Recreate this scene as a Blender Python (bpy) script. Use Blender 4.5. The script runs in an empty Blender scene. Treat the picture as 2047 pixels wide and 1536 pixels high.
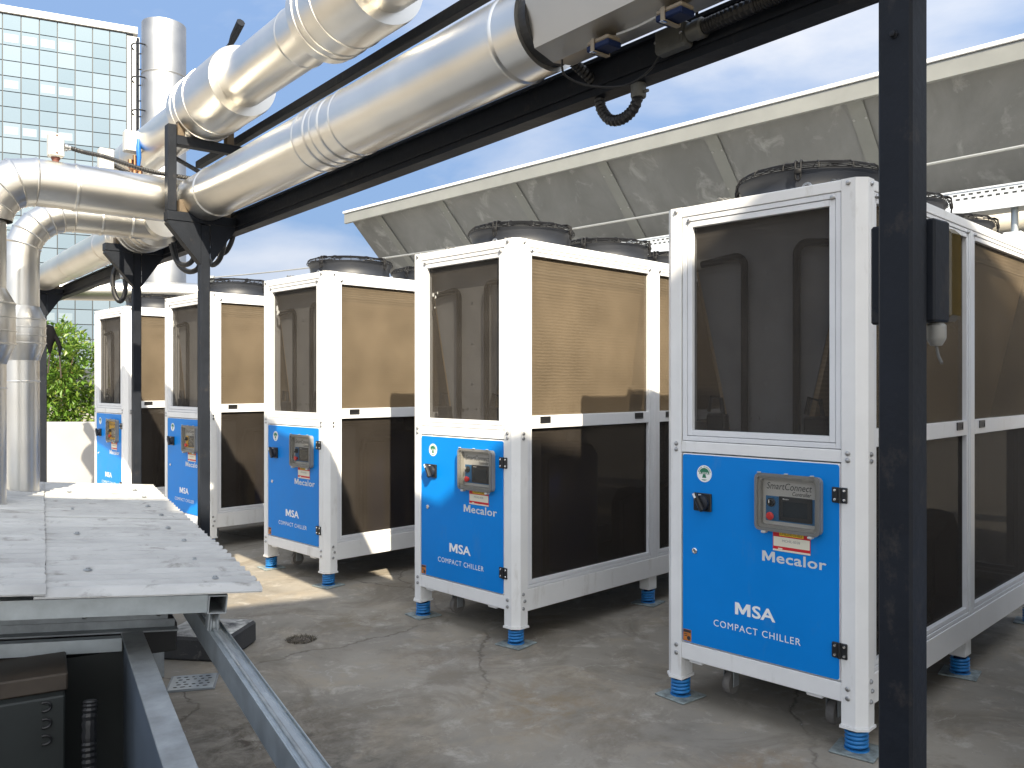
import bpy, bmesh, math, random
from mathutils import Vector, Matrix, Euler
random.seed(7)
PI = math.pi
scene = bpy.context.scene
col = scene.collection

# ------------------------------------------------------------------ camera
cam_d = bpy.data.cameras.new('camera')
cam = bpy.data.objects.new('camera', cam_d)
col.objects.link(cam)
cam_d.sensor_width = 36.0
cam_d.lens = 36.0 * 1671 / 2047
cam_d.clip_start = 0.02
cam_d.clip_end = 3000
cam.location = (0, 0, 1.5)
cam.rotation_euler = (PI / 2, 0, 0)
scene.camera = cam

# ------------------------------------------------------------------ world, sun, exposure
SUN_EL = math.radians(37.3)
SUN_AZ = math.radians(164.3)          # clockwise from +Y
world = bpy.data.worlds.new('World')
scene.world = world
world.use_nodes = True
wn, wl = world.node_tree.nodes, world.node_tree.links
wn.clear()
w_out = wn.new('ShaderNodeOutputWorld')
w_bg = wn.new('ShaderNodeBackground')
w_bg.inputs['Strength'].default_value = 0.15
sky = wn.new('ShaderNodeTexSky')
sky.sky_type = 'NISHITA'
sky.sun_disc = False
sky.sun_elevation = SUN_EL
sky.sun_rotation = SUN_AZ
sky.air_density = 1.35
sky.dust_density = 0.0
sky.ozone_density = 2.2
tc = wn.new('ShaderNodeTexCoord')
mp = wn.new('ShaderNodeMapping')
mp.inputs['Scale'].default_value = (1.0, 1.0, 2.6)
mp.inputs['Location'].default_value = (0.35, 0.1, 0.22)
cn = wn.new('ShaderNodeTexNoise')
cn.inputs['Scale'].default_value = 2.7
cn.inputs['Detail'].default_value = 7
cn.inputs['Roughness'].default_value = 0.52
cn.inputs['Distortion'].default_value = 0.25
cr = wn.new('ShaderNodeValToRGB')
cr.color_ramp.elements[0].position = 0.43
cr.color_ramp.elements[0].color = (0, 0, 0, 1)
cr.color_ramp.elements[1].position = 0.70
cr.color_ramp.elements[1].color = (1, 1, 1, 1)
def wmath(op, a, b=None):
    n = wn.new('ShaderNodeMath')
    n.operation = op
    for k_, q_ in ((0, a), (1, b)):
        if q_ is None:
            continue
        if isinstance(q_, (int, float)):
            n.inputs[k_].default_value = q_
        else:
            wl.new(q_, n.inputs[k_])
    return n.outputs[0]
def wscale(v_, f_):
    n = wn.new('ShaderNodeVectorMath')
    n.operation = 'SCALE'
    if isinstance(v_, tuple):
        n.inputs[0].default_value = v_
    else:
        wl.new(v_, n.inputs[0])
    wl.new(f_, n.inputs['Scale'])
    return n.outputs[0]
def wmix(f_, a, b):
    n = wn.new('ShaderNodeMix')
    n.data_type = 'RGBA'
    for k_, q_ in ((0, f_), (6, a), (7, b)):
        if isinstance(q_, float):
            n.inputs[k_].default_value = q_
        elif isinstance(q_, tuple):
            n.inputs[k_].default_value = (*q_, 1)
        else:
            wl.new(q_, n.inputs[k_])
    return n.outputs[2]
wl.new(tc.outputs['Generated'], mp.inputs['Vector'])
wl.new(mp.outputs[0], cn.inputs['Vector'])
wl.new(cn.outputs[0], cr.inputs[0])
# soften the glare of the horizon evenly all round, keep the glow round the sun
bw = wn.new('ShaderNodeRGBToBW')
wl.new(sky.outputs[0], bw.inputs[0])
soft = wscale(sky.outputs[0], wmath('DIVIDE', 1.3, wmath('ADD', bw.outputs[0], 1.3)))
clear = wmix(.60, soft, (.66, 1.24, 2.45))
cloudy = wmix(wmath('MULTIPLY', cr.outputs[0], .85), clear, (2.35, 2.42, 2.6))
dt = wn.new('ShaderNodeVectorMath')
dt.operation = 'DOT_PRODUCT'
dt.inputs[1].default_value = (math.sin(SUN_AZ) * math.cos(SUN_EL), math.cos(SUN_AZ) * math.cos(SUN_EL), math.sin(SUN_EL))
wl.new(tc.outputs['Generated'], dt.inputs[0])
gam = wmath('ARCCOSINE', dt.outputs['Value'])
halo = wscale((17.0, 16.6, 15.4), wmath('POWER', 2.71828, wmath('MULTIPLY', gam, -2.1)))
fin = wn.new('ShaderNodeVectorMath')
fin.operation = 'ADD'
wl.new(cloudy, fin.inputs[0])
wl.new(halo, fin.inputs[1])
wl.new(fin.outputs[0], w_bg.inputs['Color'])
wl.new(w_bg.outputs[0], w_out.inputs['Surface'])

sun_d = bpy.data.lights.new('sun', 'SUN')
sun_d.energy = 4.9
sun_d.angle = math.radians(0.6)
sun_d.color = (1.0, 0.885, 0.69)
sun = bpy.data.objects.new('sun', sun_d)
col.objects.link(sun)
sdir = Vector((-0.27 * math.cos(SUN_EL), 0.963 * math.cos(SUN_EL), -math.sin(SUN_EL)))
sun.rotation_euler = sdir.to_track_quat('-Z', 'Y').to_euler()
sun.location = (3, -6, 9)

scene.view_settings.view_transform = 'Standard'
scene.view_settings.look = 'None'
scene.view_settings.exposure = 1.28
scene.view_settings.gamma = 1.0
scene.view_settings.use_curve_mapping = False
scene.cycles.transparent_max_bounces = 16

# ------------------------------------------------------------------ materials
def mat(name, color=(.5, .5, .5), rough=.5, metal=0.0, noise=None, bump=None, spec=None, coat=0.0, grime=None):
    """noise=(scale, amount, detail): darkens / lightens the base; bump=(scale, strength)"""
    m = bpy.data.materials.new(name)
    m.use_nodes = True
    nt = m.node_tree
    b = nt.nodes['Principled BSDF']
    b.inputs['Base Color'].default_value = (*color, 1)
    b.inputs['Roughness'].default_value = rough
    b.inputs['Metallic'].default_value = metal
    b.inputs['Coat Weight'].default_value = coat
    if spec is not None:
        b.inputs['Specular IOR Level'].default_value = spec
    if noise or bump:
        t = nt.nodes.new('ShaderNodeTexCoord')
    if noise:
        n = nt.nodes.new('ShaderNodeTexNoise')
        n.inputs['Scale'].default_value = noise[0]
        n.inputs['Detail'].default_value = noise[2] if len(noise) > 2 else 5
        n.inputs['Roughness'].default_value = .62
        oi = nt.nodes.new('ShaderNodeObjectInfo')
        ov = nt.nodes.new('ShaderNodeVectorMath')
        ov.operation = 'MULTIPLY_ADD'
        ov.inputs[1].default_value = (31, 17, 23)
        nt.links.new(oi.outputs['Random'], ov.inputs[0])
        nt.links.new(t.outputs['Object'], ov.inputs[2])
        nt.links.new(ov.outputs[0], n.inputs['Vector'])
        r = nt.nodes.new('ShaderNodeMapRange')
        r.inputs[1].default_value = .3
        r.inputs[2].default_value = .7
        r.inputs[3].default_value = 1 - noise[1]
        r.inputs[4].default_value = 1 + noise[1] * .6
        nt.links.new(n.outputs[0], r.inputs[0])
        mx = nt.nodes.new('ShaderNodeVectorMath')
        mx.operation = 'SCALE'
        mx.inputs[0].default_value = color
        nt.links.new(r.outputs[0], mx.inputs['Scale'])
        nt.links.new(mx.outputs[0], b.inputs['Base Color'])
        if grime:
            mg = nt.nodes.new('ShaderNodeMapping')
            mg.inputs['Scale'].default_value = grime[1]
            nt.links.new(ov.outputs[0], mg.inputs[0])
            ng = nt.nodes.new('ShaderNodeTexNoise')
            ng.inputs['Scale'].default_value = grime[0]
            ng.inputs['Detail'].default_value = 8
            ng.inputs['Roughness'].default_value = .7
            nt.links.new(mg.outputs[0], ng.inputs['Vector'])
            rg = nt.nodes.new('ShaderNodeMapRange')
            rg.inputs[1].default_value = .58
            rg.inputs[2].default_value = .74
            rg.inputs[3].default_value = 0
            rg.inputs[4].default_value = grime[2]
            nt.links.new(ng.outputs[0], rg.inputs[0])
            gm = nt.nodes.new('ShaderNodeMix')
            gm.data_type = 'RGBA'
            gm.inputs[7].default_value = (*grime[3], 1)
            nt.links.new(rg.outputs[0], gm.inputs[0])
            nt.links.new(mx.outputs[0], gm.inputs[6])
            nt.links.new(gm.outputs[2], b.inputs['Base Color'])
        r2 = nt.nodes.new('ShaderNodeMapRange')
        r2.inputs[3].default_value = max(0.02, rough - .12)
        r2.inputs[4].default_value = min(1, rough + .12)
        nt.links.new(n.outputs[0], r2.inputs[0])
        nt.links.new(r2.outputs[0], b.inputs['Roughness'])
    if bump:
        n2 = nt.nodes.new('ShaderNodeTexNoise')
        n2.inputs['Scale'].default_value = bump[0]
        n2.inputs['Detail'].default_value = 4
        nt.links.new(t.outputs['Object'], n2.inputs['Vector'])
        bp = nt.nodes.new('ShaderNodeBump')
        bp.inputs['Strength'].default_value = bump[1]
        bp.inputs['Distance'].default_value = .01
        nt.links.new(n2.outputs[0], bp.inputs['Height'])
        nt.links.new(bp.outputs[0], b.inputs['Normal'])
    return m

M = {}
M['white'] = mat('white_paint', (.74, .74, .735), .40, noise=(3.5, .06, 8), grime=(9, (1, 1, .28), .45, (.36, .33, .28)))
M['alu_white'] = mat('white_aluminium', (.68, .69, .71), .34, noise=(5, .05), grime=(12, (1, 1, .4), .35, (.40, .38, .34)))
M['blue'] = mat('blue_paint', (.0, .205, .64), .42, noise=(2.2, .07, 6), spec=.22, grime=(7, (1, 1, .35), .25, (.10, .22, .42)))
M['blue_spring'] = mat('blue_spring_paint', (.02, .19, .50), .4, noise=(30, .2))
M['black'] = mat('black_plastic', (.012, .013, .015), .35, noise=(8, .2))
M['shroud'] = mat('black_fan_plastic', (.012, .0145, .021), .5, noise=(4, .15))
M['wire'] = mat('black_wire', (.009, .009, .010), .6, spec=.2)
M['steel_dark'] = mat('dark_rack_paint', (.012, .0145, .020), .55, noise=(6, .25, 7), bump=(45, .12), spec=.18, grime=(16, (1, 1, .7), .6, (.055, .048, .042)))
M['rubber'] = mat('black_rubber', (.010, .010, .011), .5)
M['cavity'] = mat('dark_interior', (.012, .011, .011), .8)
M['plate'] = mat('grey_end_plate', (.36, .36, .365), .5, noise=(6, .15))
M['grey_plastic'] = mat('grey_plastic', (.22, .22, .21), .4)
M['grey_light'] = mat('light_grey_plastic', (.42, .42, .40), .45, noise=(12, .08))
M['panel_grey'] = mat('grey_faceplate', (.40, .40, .39), .45)
M['panel_blue'] = mat('blue_faceplate', (.015, .11, .26), .45)
M['amber'] = mat('amber_plate', (.62, .36, .02), .45)
M['screen'] = mat('display_screen', (.02, .026, .032), .12)
M['red'] = mat('red_plastic', (.55, .02, .02), .35)
M['red_print'] = mat('red_label', (.55, .012, .02), .5)
M['yellow_print'] = mat('yellow_label', (.75, .48, .02), .5)
M['cream'] = mat('cream_label', (.72, .68, .55), .55)
M['ink'] = mat('dark_ink', (.03, .03, .035), .55)
M['ink_grey'] = mat('grey_ink', (.25, .25, .26), .55)
M['letter'] = mat('white_lettering', (.80, .80, .79), .45)
M['letter_grey'] = mat('silver_lettering', (.60, .61, .61), .4)
M['green'] = mat('emblem_green', (.02, .17, .09), .5)
M['orange'] = mat('orange_sticker', (.50, .17, .03), .55, noise=(60, .3))
M['bolt'] = mat('zinc_bolt', (.42, .42, .42), .35, 1.0)
M['chrome'] = mat('chrome', (.7, .7, .7), .15, 1.0)
M['rust'] = mat('rusty_bolt', (.11, .035, .025), .7)
M['galv'] = mat('galvanised_steel', (.42, .46, .48), .42, .75, noise=(7, .22, 6), bump=(9, .08))
M['galv_dull'] = mat('weathered_galvanised', (.30, .32, .33), .55, .55, noise=(9, .3, 8), bump=(20, .15))
M['tank_paint'] = mat('tank_grey_blue', (.13, .16, .20), .5, .3, noise=(3, .2))
M['filter'] = mat('shaded_tank_green', (.013, .017, .017), .6, noise=(5, .3))  # the tank's inner shade is put into this colour
M['brown_dark'] = mat('dark_brown_paint', (.05, .038, .028), .6, noise=(6, .4))
M['cast'] = mat('cast_metal', (.11, .11, .10), .5, .4, noise=(20, .25))
M['wood'] = mat('saddle_wood', (.12, .088, .055), .75, noise=(14, .4))
M['conc_block'] = mat('footing_paint', (.03, .033, .04), .7, noise=(5, .3), bump=(30, .4))
M['cloth'] = mat('black_cloth', (.004, .004, .005), .9, spec=.1)
M['spring_plate'] = mat('teal_plate', (.22, .26, .26), .7, noise=(22, .6, 7))
M['castor'] = mat('castor_grey', (.16, .15, .14), .6, noise=(20, .3))
M['reflection_blue'] = mat('reflection_blue', (.01, .05, .30), .4)
M['brass'] = mat('brass', (.45, .24, .13), .3, 1.0)
M['valve_blue'] = mat('blue_handle', (.01, .12, .45), .4)
M['navy'] = mat('sensor_navy', (.006, .014, .05), .6, spec=.2)
M['tan'] = mat('tan_plastic', (.22, .18, .125), .55)
M['beige_duct'] = mat('beige_duct', (.62, .58, .50), .55, noise=(5, .1))
M['tray'] = mat('tray_white_steel', (.60, .64, .68), .42, noise=(6, .06))
M['bark'] = mat('bark', (.12, .08, .05), .9)
M['wall_white'] = mat('white_wall', (.30, .295, .29), .8, noise=(2, .07, 8))
M['render'] = mat('pale_render', (.60, .57, .52), .85, noise=(.8, .1, 8))
M['bwhite'] = mat('building_trim', (.55, .56, .57), .5)
M['bframe'] = mat('mullion', (.02, .025, .03), .5)
M['cable_grey'] = mat('cable_grey', (.10, .10, .095), .55)
M['wire_light'] = mat('steel_wire', (.42, .42, .40), .45, .6)
M['strip'] = mat('panel_strip', (.25, .255, .24), .55, .15, noise=(3, .1))


def make_pipe_metal(name, tint, rough=.24):
    m = bpy.data.materials.new(name)
    m.use_nodes = True
    nt = m.node_tree
    b = nt.nodes['Principled BSDF']
    b.inputs['Metallic'].default_value = 1.0
    t = nt.nodes.new('ShaderNodeTexCoord')
    n = nt.nodes.new('ShaderNodeTexNoise')
    n.inputs['Scale'].default_value = 3.0
    n.inputs['Detail'].default_value = 3
    n.inputs['Roughness'].default_value = .5
    nt.links.new(t.outputs['Object'], n.inputs['Vector'])
    r = nt.nodes.new('ShaderNodeMapRange')
    r.inputs[3].default_value = rough - .05
    r.inputs[4].default_value = rough + .08
    nt.links.new(n.outputs[0], r.inputs[0])
    nt.links.new(r.outputs[0], b.inputs['Roughness'])
    rc = nt.nodes.new('ShaderNodeMapRange')
    rc.inputs[1].default_value = .3
    rc.inputs[2].default_value = .75
    rc.inputs[3].default_value = .90
    rc.inputs[4].default_value = 1.06
    nt.links.new(n.outputs[0], rc.inputs[0])
    vs = nt.nodes.new('ShaderNodeVectorMath')
    vs.operation = 'SCALE'
    vs.inputs[0].default_value = tint
    nt.links.new(rc.outputs[0], vs.inputs['Scale'])
    nt.links.new(vs.outputs[0], b.inputs['Base Color'])
    # very fine grain
    n3 = nt.nodes.new('ShaderNodeTexNoise')
    n3.inputs['Scale'].default_value = 210
    n3.inputs['Detail'].default_value = 1
    nt.links.new(t.outputs['Object'], n3.inputs['Vector'])
    bp = nt.nodes.new('ShaderNodeBump')
    bp.inputs['Strength'].default_value = .03
    bp.inputs['Distance'].default_value = .002
    nt.links.new(n3.outputs[0], bp.inputs['Height'])
    n4 = nt.nodes.new('ShaderNodeTexNoise')      # gentle buckles of thin sheet
    n4.inputs['Scale'].default_value = 4.0
    n4.inputs['Detail'].default_value = 0
    nt.links.new(t.outputs['Object'], n4.inputs['Vector'])
    bq = nt.nodes.new('ShaderNodeBump')
    bq.inputs['Strength'].default_value = .25
    bq.inputs['Distance'].default_value = .02
    nt.links.new(n4.outputs[0], bq.inputs['Height'])
    nt.links.new(bq.outputs[0], bp.inputs['Normal'])
    nt.links.new(bp.outputs[0], b.inputs['Normal'])
    return m
M['pipe'] = make_pipe_metal('pipe_cladding', (.71, .69, .645), .32)
M['pipe_dull'] = make_pipe_metal('dull_cladding', (.50, .475, .43), .36)
M['stack'] = make_pipe_metal('stack_cladding', (.38, .38, .375), .45)


def make_screen(name, c, fac):
    m = bpy.data.materials.new(name)
    m.use_nodes = True
    nt = m.node_tree
    b = nt.nodes['Principled BSDF']
    out = nt.nodes['Material Output']
    b.inputs['Roughness'].default_value = .7
    b.inputs['Specular IOR Level'].default_value = .15
    t = nt.nodes.new('ShaderNodeTexCoord')
    n = nt.nodes.new('ShaderNodeTexNoise')
    n.inputs['Scale'].default_value = 3
    n.inputs['Detail'].default_value = 8
    nt.links.new(t.outputs['Object'], n.inputs['Vector'])
    # fine horizontal weave
    wv = nt.nodes.new('ShaderNodeTexWave')
    wv.bands_direction = 'Z'
    wv.inputs['Scale'].default_value = 17
    wv.inputs['Distortion'].default_value = 2.2
    wv.inputs['Detail'].default_value = 1
    nt.links.new(t.outputs['Object'], wv.inputs['Vector'])
    mul = nt.nodes.new('ShaderNodeMath')
    mul.operation = 'MULTIPLY_ADD'
    mul.inputs[1].default_value = .34
    nt.links.new(wv.outputs['Fac'], mul.inputs[0])
    r = nt.nodes.new('ShaderNodeMapRange')
    r.inputs[1].default_value = .3
    r.inputs[2].default_value = .7
    r.inputs[3].default_value = .60
    r.inputs[4].default_value = 1.05
    nt.links.new(n.outputs[0], r.inputs[0])
    nt.links.new(r.outputs[0], mul.inputs[2])
    vs = nt.nodes.new('ShaderNodeVectorMath')
    vs.operation = 'SCALE'
    vs.inputs[0].default_value = c
    nt.links.new(mul.outputs[0], vs.inputs['Scale'])
    nt.links.new(vs.outputs[0], b.inputs['Base Color'])
    tr = nt.nodes.new('ShaderNodeBsdfTransparent')
    mx = nt.nodes.new('ShaderNodeMixShader')
    mx.inputs[0].default_value = fac
    nt.links.new(tr.outputs[0], mx.inputs[1])
    nt.links.new(b.outputs[0], mx.inputs[2])
    nt.links.new(mx.outputs[0], out.inputs['Surface'])
    return m
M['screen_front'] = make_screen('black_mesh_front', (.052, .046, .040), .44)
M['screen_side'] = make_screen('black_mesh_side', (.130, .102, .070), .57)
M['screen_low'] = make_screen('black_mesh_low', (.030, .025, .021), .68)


def make_coil():
    m = mat('condenser_fins', (.40, .29, .165), .55, .1)
    nt = m.node_tree
    b = nt.nodes['Principled BSDF']
    t = nt.nodes.new('ShaderNodeTexCoord')
    wv = nt.nodes.new('ShaderNodeTexWave')
    wv.bands_direction = 'Z'
    wv.inputs['Scale'].default_value = 16
    wv.inputs['Distortion'].default_value = .6
    nt.links.new(t.outputs['Object'], wv.inputs['Vector'])
    n = nt.nodes.new('ShaderNodeTexNoise')
    n.inputs['Scale'].default_value = 2.2
    n.inputs['Detail'].default_value = 6
    nt.links.new(t.outputs['Object'], n.inputs['Vector'])
    a = nt.nodes.new('ShaderNodeMath')
    a.operation = 'MULTIPLY_ADD'
    a.inputs[1].default_value = .18
    nt.links.new(wv.outputs['Fac'], a.inputs[0])
    r = nt.nodes.new('ShaderNodeMapRange')
    r.inputs[3].default_value = .6
    r.inputs[4].default_value = 1.15
    nt.links.new(n.outputs[0], r.inputs[0])
    nt.links.new(r.outputs[0], a.inputs[2])
    vs = nt.nodes.new('ShaderNodeVectorMath')
    vs.operation = 'SCALE'
    vs.inputs[0].default_value = (.62, .46, .28)
    nt.links.new(a.outputs[0], vs.inputs['Scale'])
    nt.links.new(vs.outputs[0], b.inputs['Base Color'])
    return m
M['coil'] = make_coil()


def make_clear(name, tint, fac=.78, rough=.06):
    m = bpy.data.materials.new(name)
    m.use_nodes = True
    nt = m.node_tree
    b = nt.nodes['Principled BSDF']
    out = nt.nodes['Material Output']
    b.inputs['Base Color'].default_value = (.3, .3, .29, 1)
    b.inputs['Roughness'].default_value = rough
    tr = nt.nodes.new('ShaderNodeBsdfTransparent')
    tr.inputs[0].default_value = (*tint, 1)
    mx = nt.nodes.new('ShaderNodeMixShader')
    mx.inputs[0].default_value = 1 - fac
    nt.links.new(tr.outputs[0], mx.inputs[1])
    nt.links.new(b.outputs[0], mx.inputs[2])
    nt.links.new(mx.outputs[0], out.inputs['Surface'])
    return m
M['clear'] = make_clear('clear_cover', (.95, .94, .92), .97)
M['clear_edge'] = make_clear('smoked_cover_edge', (.6, .58, .54), .50, .15)
M['amber_clear'] = make_clear('amber_cover', (.60, .48, .20), .40, .12)
M['amber_clear'].node_tree.nodes['Principled BSDF'].inputs['Base Color'].default_value = (.10, .075, .028, 1)


def make_ground():
    m = bpy.data.materials.new('concrete_floor')
    m.use_nodes = True
    nt = m.node_tree
    N, L = nt.nodes, nt.links
    b = N['Principled BSDF']
    t = N.new('ShaderNodeTexCoord')
    def noise(s, d=6, rg=.6, dist=0):
        n = N.new('ShaderNodeTexNoise')
        n.inputs['Scale'].default_value = s
        n.inputs['Detail'].default_value = d
        n.inputs['Roughness'].default_value = rg
        n.inputs['Distortion'].default_value = dist
        L.new(t.outputs['Object'], n.inputs['Vector'])
        return n
    def ramp(src, p0, p1, c0=(0, 0, 0), c1=(1, 1, 1)):
        r = N.new('ShaderNodeValToRGB')
        r.color_ramp.elements[0].position = p0
        r.color_ramp.elements[1].position = p1
        r.color_ramp.elements[0].color = (*c0, 1)
        r.color_ramp.elements[1].color = (*c1, 1)
        L.new(src, r.inputs[0])
        return r.outputs[0]
    def mix(f, a, c):
        x = N.new('ShaderNodeMix')
        x.data_type = 'RGBA'
        if isinstance(f, float):
            x.inputs[0].default_value = f
        else:
            L.new(f, x.inputs[0])
        for i, q in ((6, a), (7, c)):
            if isinstance(q, tuple):
                x.inputs[i].default_value = (*q, 1)
            else:
                L.new(q, x.inputs[i])
        return x.outputs[2]
    def math_(op, a, c):
        x = N.new('ShaderNodeMath')
        x.operation = op
        for i, q in ((0, a), (1, c)):
            if isinstance(q, (int, float)):
                x.inputs[i].default_value = q
            else:
                L.new(q, x.inputs[i])
        return x.outputs[0]
    base = mix(ramp(noise(.9, 9, .62).outputs[0], .34, .68), (.195, .178, .150), (.308, .280, .235))
    base = mix(math_('MULTIPLY', ramp(noise(2.7, 8, .7, .6).outputs[0], .50, .66), .5), base, (.33, .275, .20))
    # pale worn patches and dark spots
    base = mix(math_('MULTIPLY', ramp(noise(5.5, 10, .72, .4).outputs[0], .54, .68), .7), base, (.43, .40, .35))
    base = mix(math_('MULTIPLY', ramp(noise(1.6, 10, .74, .8).outputs[0], .48, .60), .6), base, (.145, .122, .092))
    base = mix(math_('MULTIPLY', ramp(noise(11, 8, .75, 1.0).outputs[0], .58, .68), .4), base, (.20, .17, .13))
    base = mix(math_('MULTIPLY', ramp(noise(28, 6, .7).outputs[0], .66, .72), .55), base, (.10, .09, .075))
    base = mix(math_('MULTIPLY', ramp(noise(75, 3, .6).outputs[0], .70, .74), .6), base, (.5, .48, .44))
    # dirty patches of dry grime with their own place and shape
    for (x, y, r, c, seed_s) in ((-1.05, 3.55, .55, (.075, .062, .048), 9), (-.70, 3.10, .5, (.06, .055, .047), 11),
                                 (.15, 3.9, .5, (.22, .17, .11), 6), (-.95, 5.3, .35, (.17, .14, .10), 8),
                                 (1.0, 3.15, .35, (.24, .17, .10), 8), (-.4, 4.6, .4, (.19, .155, .115), 7)):
        vm = N.new('ShaderNodeVectorMath')
        vm.operation = 'DISTANCE'
        vm.inputs[1].default_value = (x, y, 0)
        L.new(t.outputs['Object'], vm.inputs[0])
        mr = N.new('ShaderNodeMapRange')
        mr.inputs[1].default_value = 0
        mr.inputs[2].default_value = r
        mr.inputs[3].default_value = 1
        mr.inputs[4].default_value = 0
        L.new(vm.outputs['Value'], mr.inputs[0])
        k = math_('MULTIPLY', mr.outputs[0], ramp(noise(seed_s, 10, .75, .5).outputs[0], .44, .60))
        base = mix(math_('MULTIPLY', k, 1.1), base, c)
    # cracks
    nz = noise(2.4, 5, .6)
    vadd = N.new('ShaderNodeVectorMath')
    vadd.operation = 'MULTIPLY_ADD'
    vadd.inputs[1].default_value = (.35, .35, .35)
    L.new(nz.outputs['Color'], vadd.inputs[0])
    L.new(t.outputs['Object'], vadd.inputs[2])
    vo = N.new('ShaderNodeTexVoronoi')
    vo.feature = 'DISTANCE_TO_EDGE'
    vo.inputs['Scale'].default_value = .55
    L.new(vadd.outputs[0], vo.inputs['Vector'])
    ck = ramp(vo.outputs['Distance'], .0015, .0055, (1, 1, 1), (0, 0, 0))
    ckm = math_('MULTIPLY', ck, ramp(noise(.8, 3).outputs[0], .44, .54))
    base = mix(math_('MULTIPLY', ckm, .75), base, (.09, .075, .06))
    vo2 = N.new('ShaderNodeTexVoronoi')
    vo2.feature = 'DISTANCE_TO_EDGE'
    vo2.inputs['Scale'].default_value = 1.9
    L.new(vadd.outputs[0], vo2.inputs['Vector'])
    ck2 = math_('MULTIPLY', ramp(vo2.outputs['Distance'], .002, .010, (1, 1, 1), (0, 0, 0)), ramp(noise(1.3, 3).outputs[0], .54, .62))
    base = mix(math_('MULTIPLY', ck2, .5), base, (.36, .35, .32))
    L.new(base, b.inputs['Base Color'])
    b.inputs['Roughness'].default_value = .82
    b.inputs['Specular IOR Level'].default_value = .3
    hb = math_('SUBTRACT', math_('MULTIPLY', noise(60, 6, .7).outputs[0], .35), ckm)
    bp = N.new('ShaderNodeBump')
    bp.inputs['Strength'].default_value = .35
    bp.inputs['Distance'].default_value = .01
    L.new(hb, bp.inputs['Height'])
    L.new(bp.outputs[0], b.inputs['Normal'])
    return m
M['ground'] = make_ground()


def make_blotchy(name, c0, c1, c2, s1=2.2, s2=6, metal=.2, rough=.55, aniso=(1, 1, 1)):
    m = bpy.data.materials.new(name)
    m.use_nodes = True
    nt = m.node_tree
    N, L = nt.nodes, nt.links
    b = N['Principled BSDF']
    b.inputs['Metallic'].default_value = metal
    b.inputs['Roughness'].default_value = rough
    t = N.new('ShaderNodeTexCoord')
    mp_ = N.new('ShaderNodeMapping')
    mp_.inputs['Scale'].default_value = aniso
    L.new(t.outputs['Object'], mp_.inputs[0])
    oi = N.new('ShaderNodeObjectInfo')
    va = N.new('ShaderNodeVectorMath')
    va.operation = 'ADD'
    cmb = N.new('ShaderNodeCombineXYZ')
    ml = N.new('ShaderNodeMath')
    ml.operation = 'MULTIPLY'
    ml.inputs[1].default_value = 37
    L.new(oi.outputs['Random'], ml.inputs[0])
    L.new(ml.outputs[0], cmb.inputs[0])
    L.new(ml.outputs[0], cmb.inputs[2])
    L.new(mp_.outputs[0], va.inputs[0])
    L.new(cmb.outputs[0], va.inputs[1])
    def nz(s, d, p0, p1):
        n = N.new('ShaderNodeTexNoise')
        n.inputs['Scale'].default_value = s
        n.inputs['Detail'].default_value = d
        n.inputs['Roughness'].default_value = .65
        n.inputs['Distortion'].default_value = .5
        L.new(va.outputs[0], n.inputs['Vector'])
        r = N.new('ShaderNodeMapRange')
        r.inputs[1].default_value = p0
        r.inputs[2].default_value = p1
        L.new(n.outputs[0], r.inputs[0])
        return r.outputs[0]
    def mix(f, a, c):
        x = N.new('ShaderNodeMix')
        x.data_type = 'RGBA'
        L.new(f, x.inputs[0])
        for i, q in ((6, a), (7, c)):
            if isinstance(q, tuple):
                x.inputs[i].default_value = (*q, 1)
            else:
                L.new(q, x.inputs[i])
        return x.outputs[2]
    c = mix(nz(s1, 8, .35, .65), c0, c1)
    k = nz(s2, 7, .56, .68)
    c = mix(k, c, c2)
    L.new(c, b.inputs['Base Color'])
    bp = N.new('ShaderNodeBump')
    bp.inputs['Strength'].default_value = .15
    bp.inputs['Distance'].default_value = .01
    L.new(nz(s2 * 5, 5, .2, .8), bp.inputs['Height'])
    L.new(bp.outputs[0], b.inputs['Normal'])
    return m
M['screen_panel'] = make_blotchy('galvanised_panel', (.175, .178, .175), (.24, .243, .24), (.33, .334, .328), 1.3, 3.4, .1, .55, (1, 1, .5))
M['sheet'] = make_blotchy('fibre_cement', (.33, .33, .325), (.46, .46, .45), (.24, .235, .22), 3.0, 11, 0, .8, (.5, 1, 1))
M['footing_top'] = make_blotchy('worn_footing', (.030, .031, .035), (.045, .045, .045), (.20, .19, .18), 4, 9, 0, .8)
M['footing_worn'] = make_blotchy('bare_footing_top', (.03, .031, .035), (.66, .65, .61), (.035, .036, .04), 6, 11, 0, .85)


def make_glass():
    m = bpy.data.materials.new('curtain_glass')
    m.use_nodes = True
    nt = m.node_tree
    N, L = nt.nodes, nt.links
    b = N['Principled BSDF']
    b.inputs['Roughness'].default_value = .06
    b.inputs['Metallic'].default_value = .85
    oi = N.new('ShaderNodeObjectInfo')
    r = N.new('ShaderNodeValToRGB')
    r.color_ramp.elements[0].color = (.185, .23, .247, 1)
    r.color_ramp.elements[1].color = (.245, .285, .298, 1)
    L.new(oi.outputs['Random'], r.inputs[0])
    L.new(r.outputs[0], b.inputs['Base Color'])
    return m
M['glass'] = make_glass()
M['blind'] = mat('window_blind', (.25, .295, .31), .2, .75)


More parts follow.
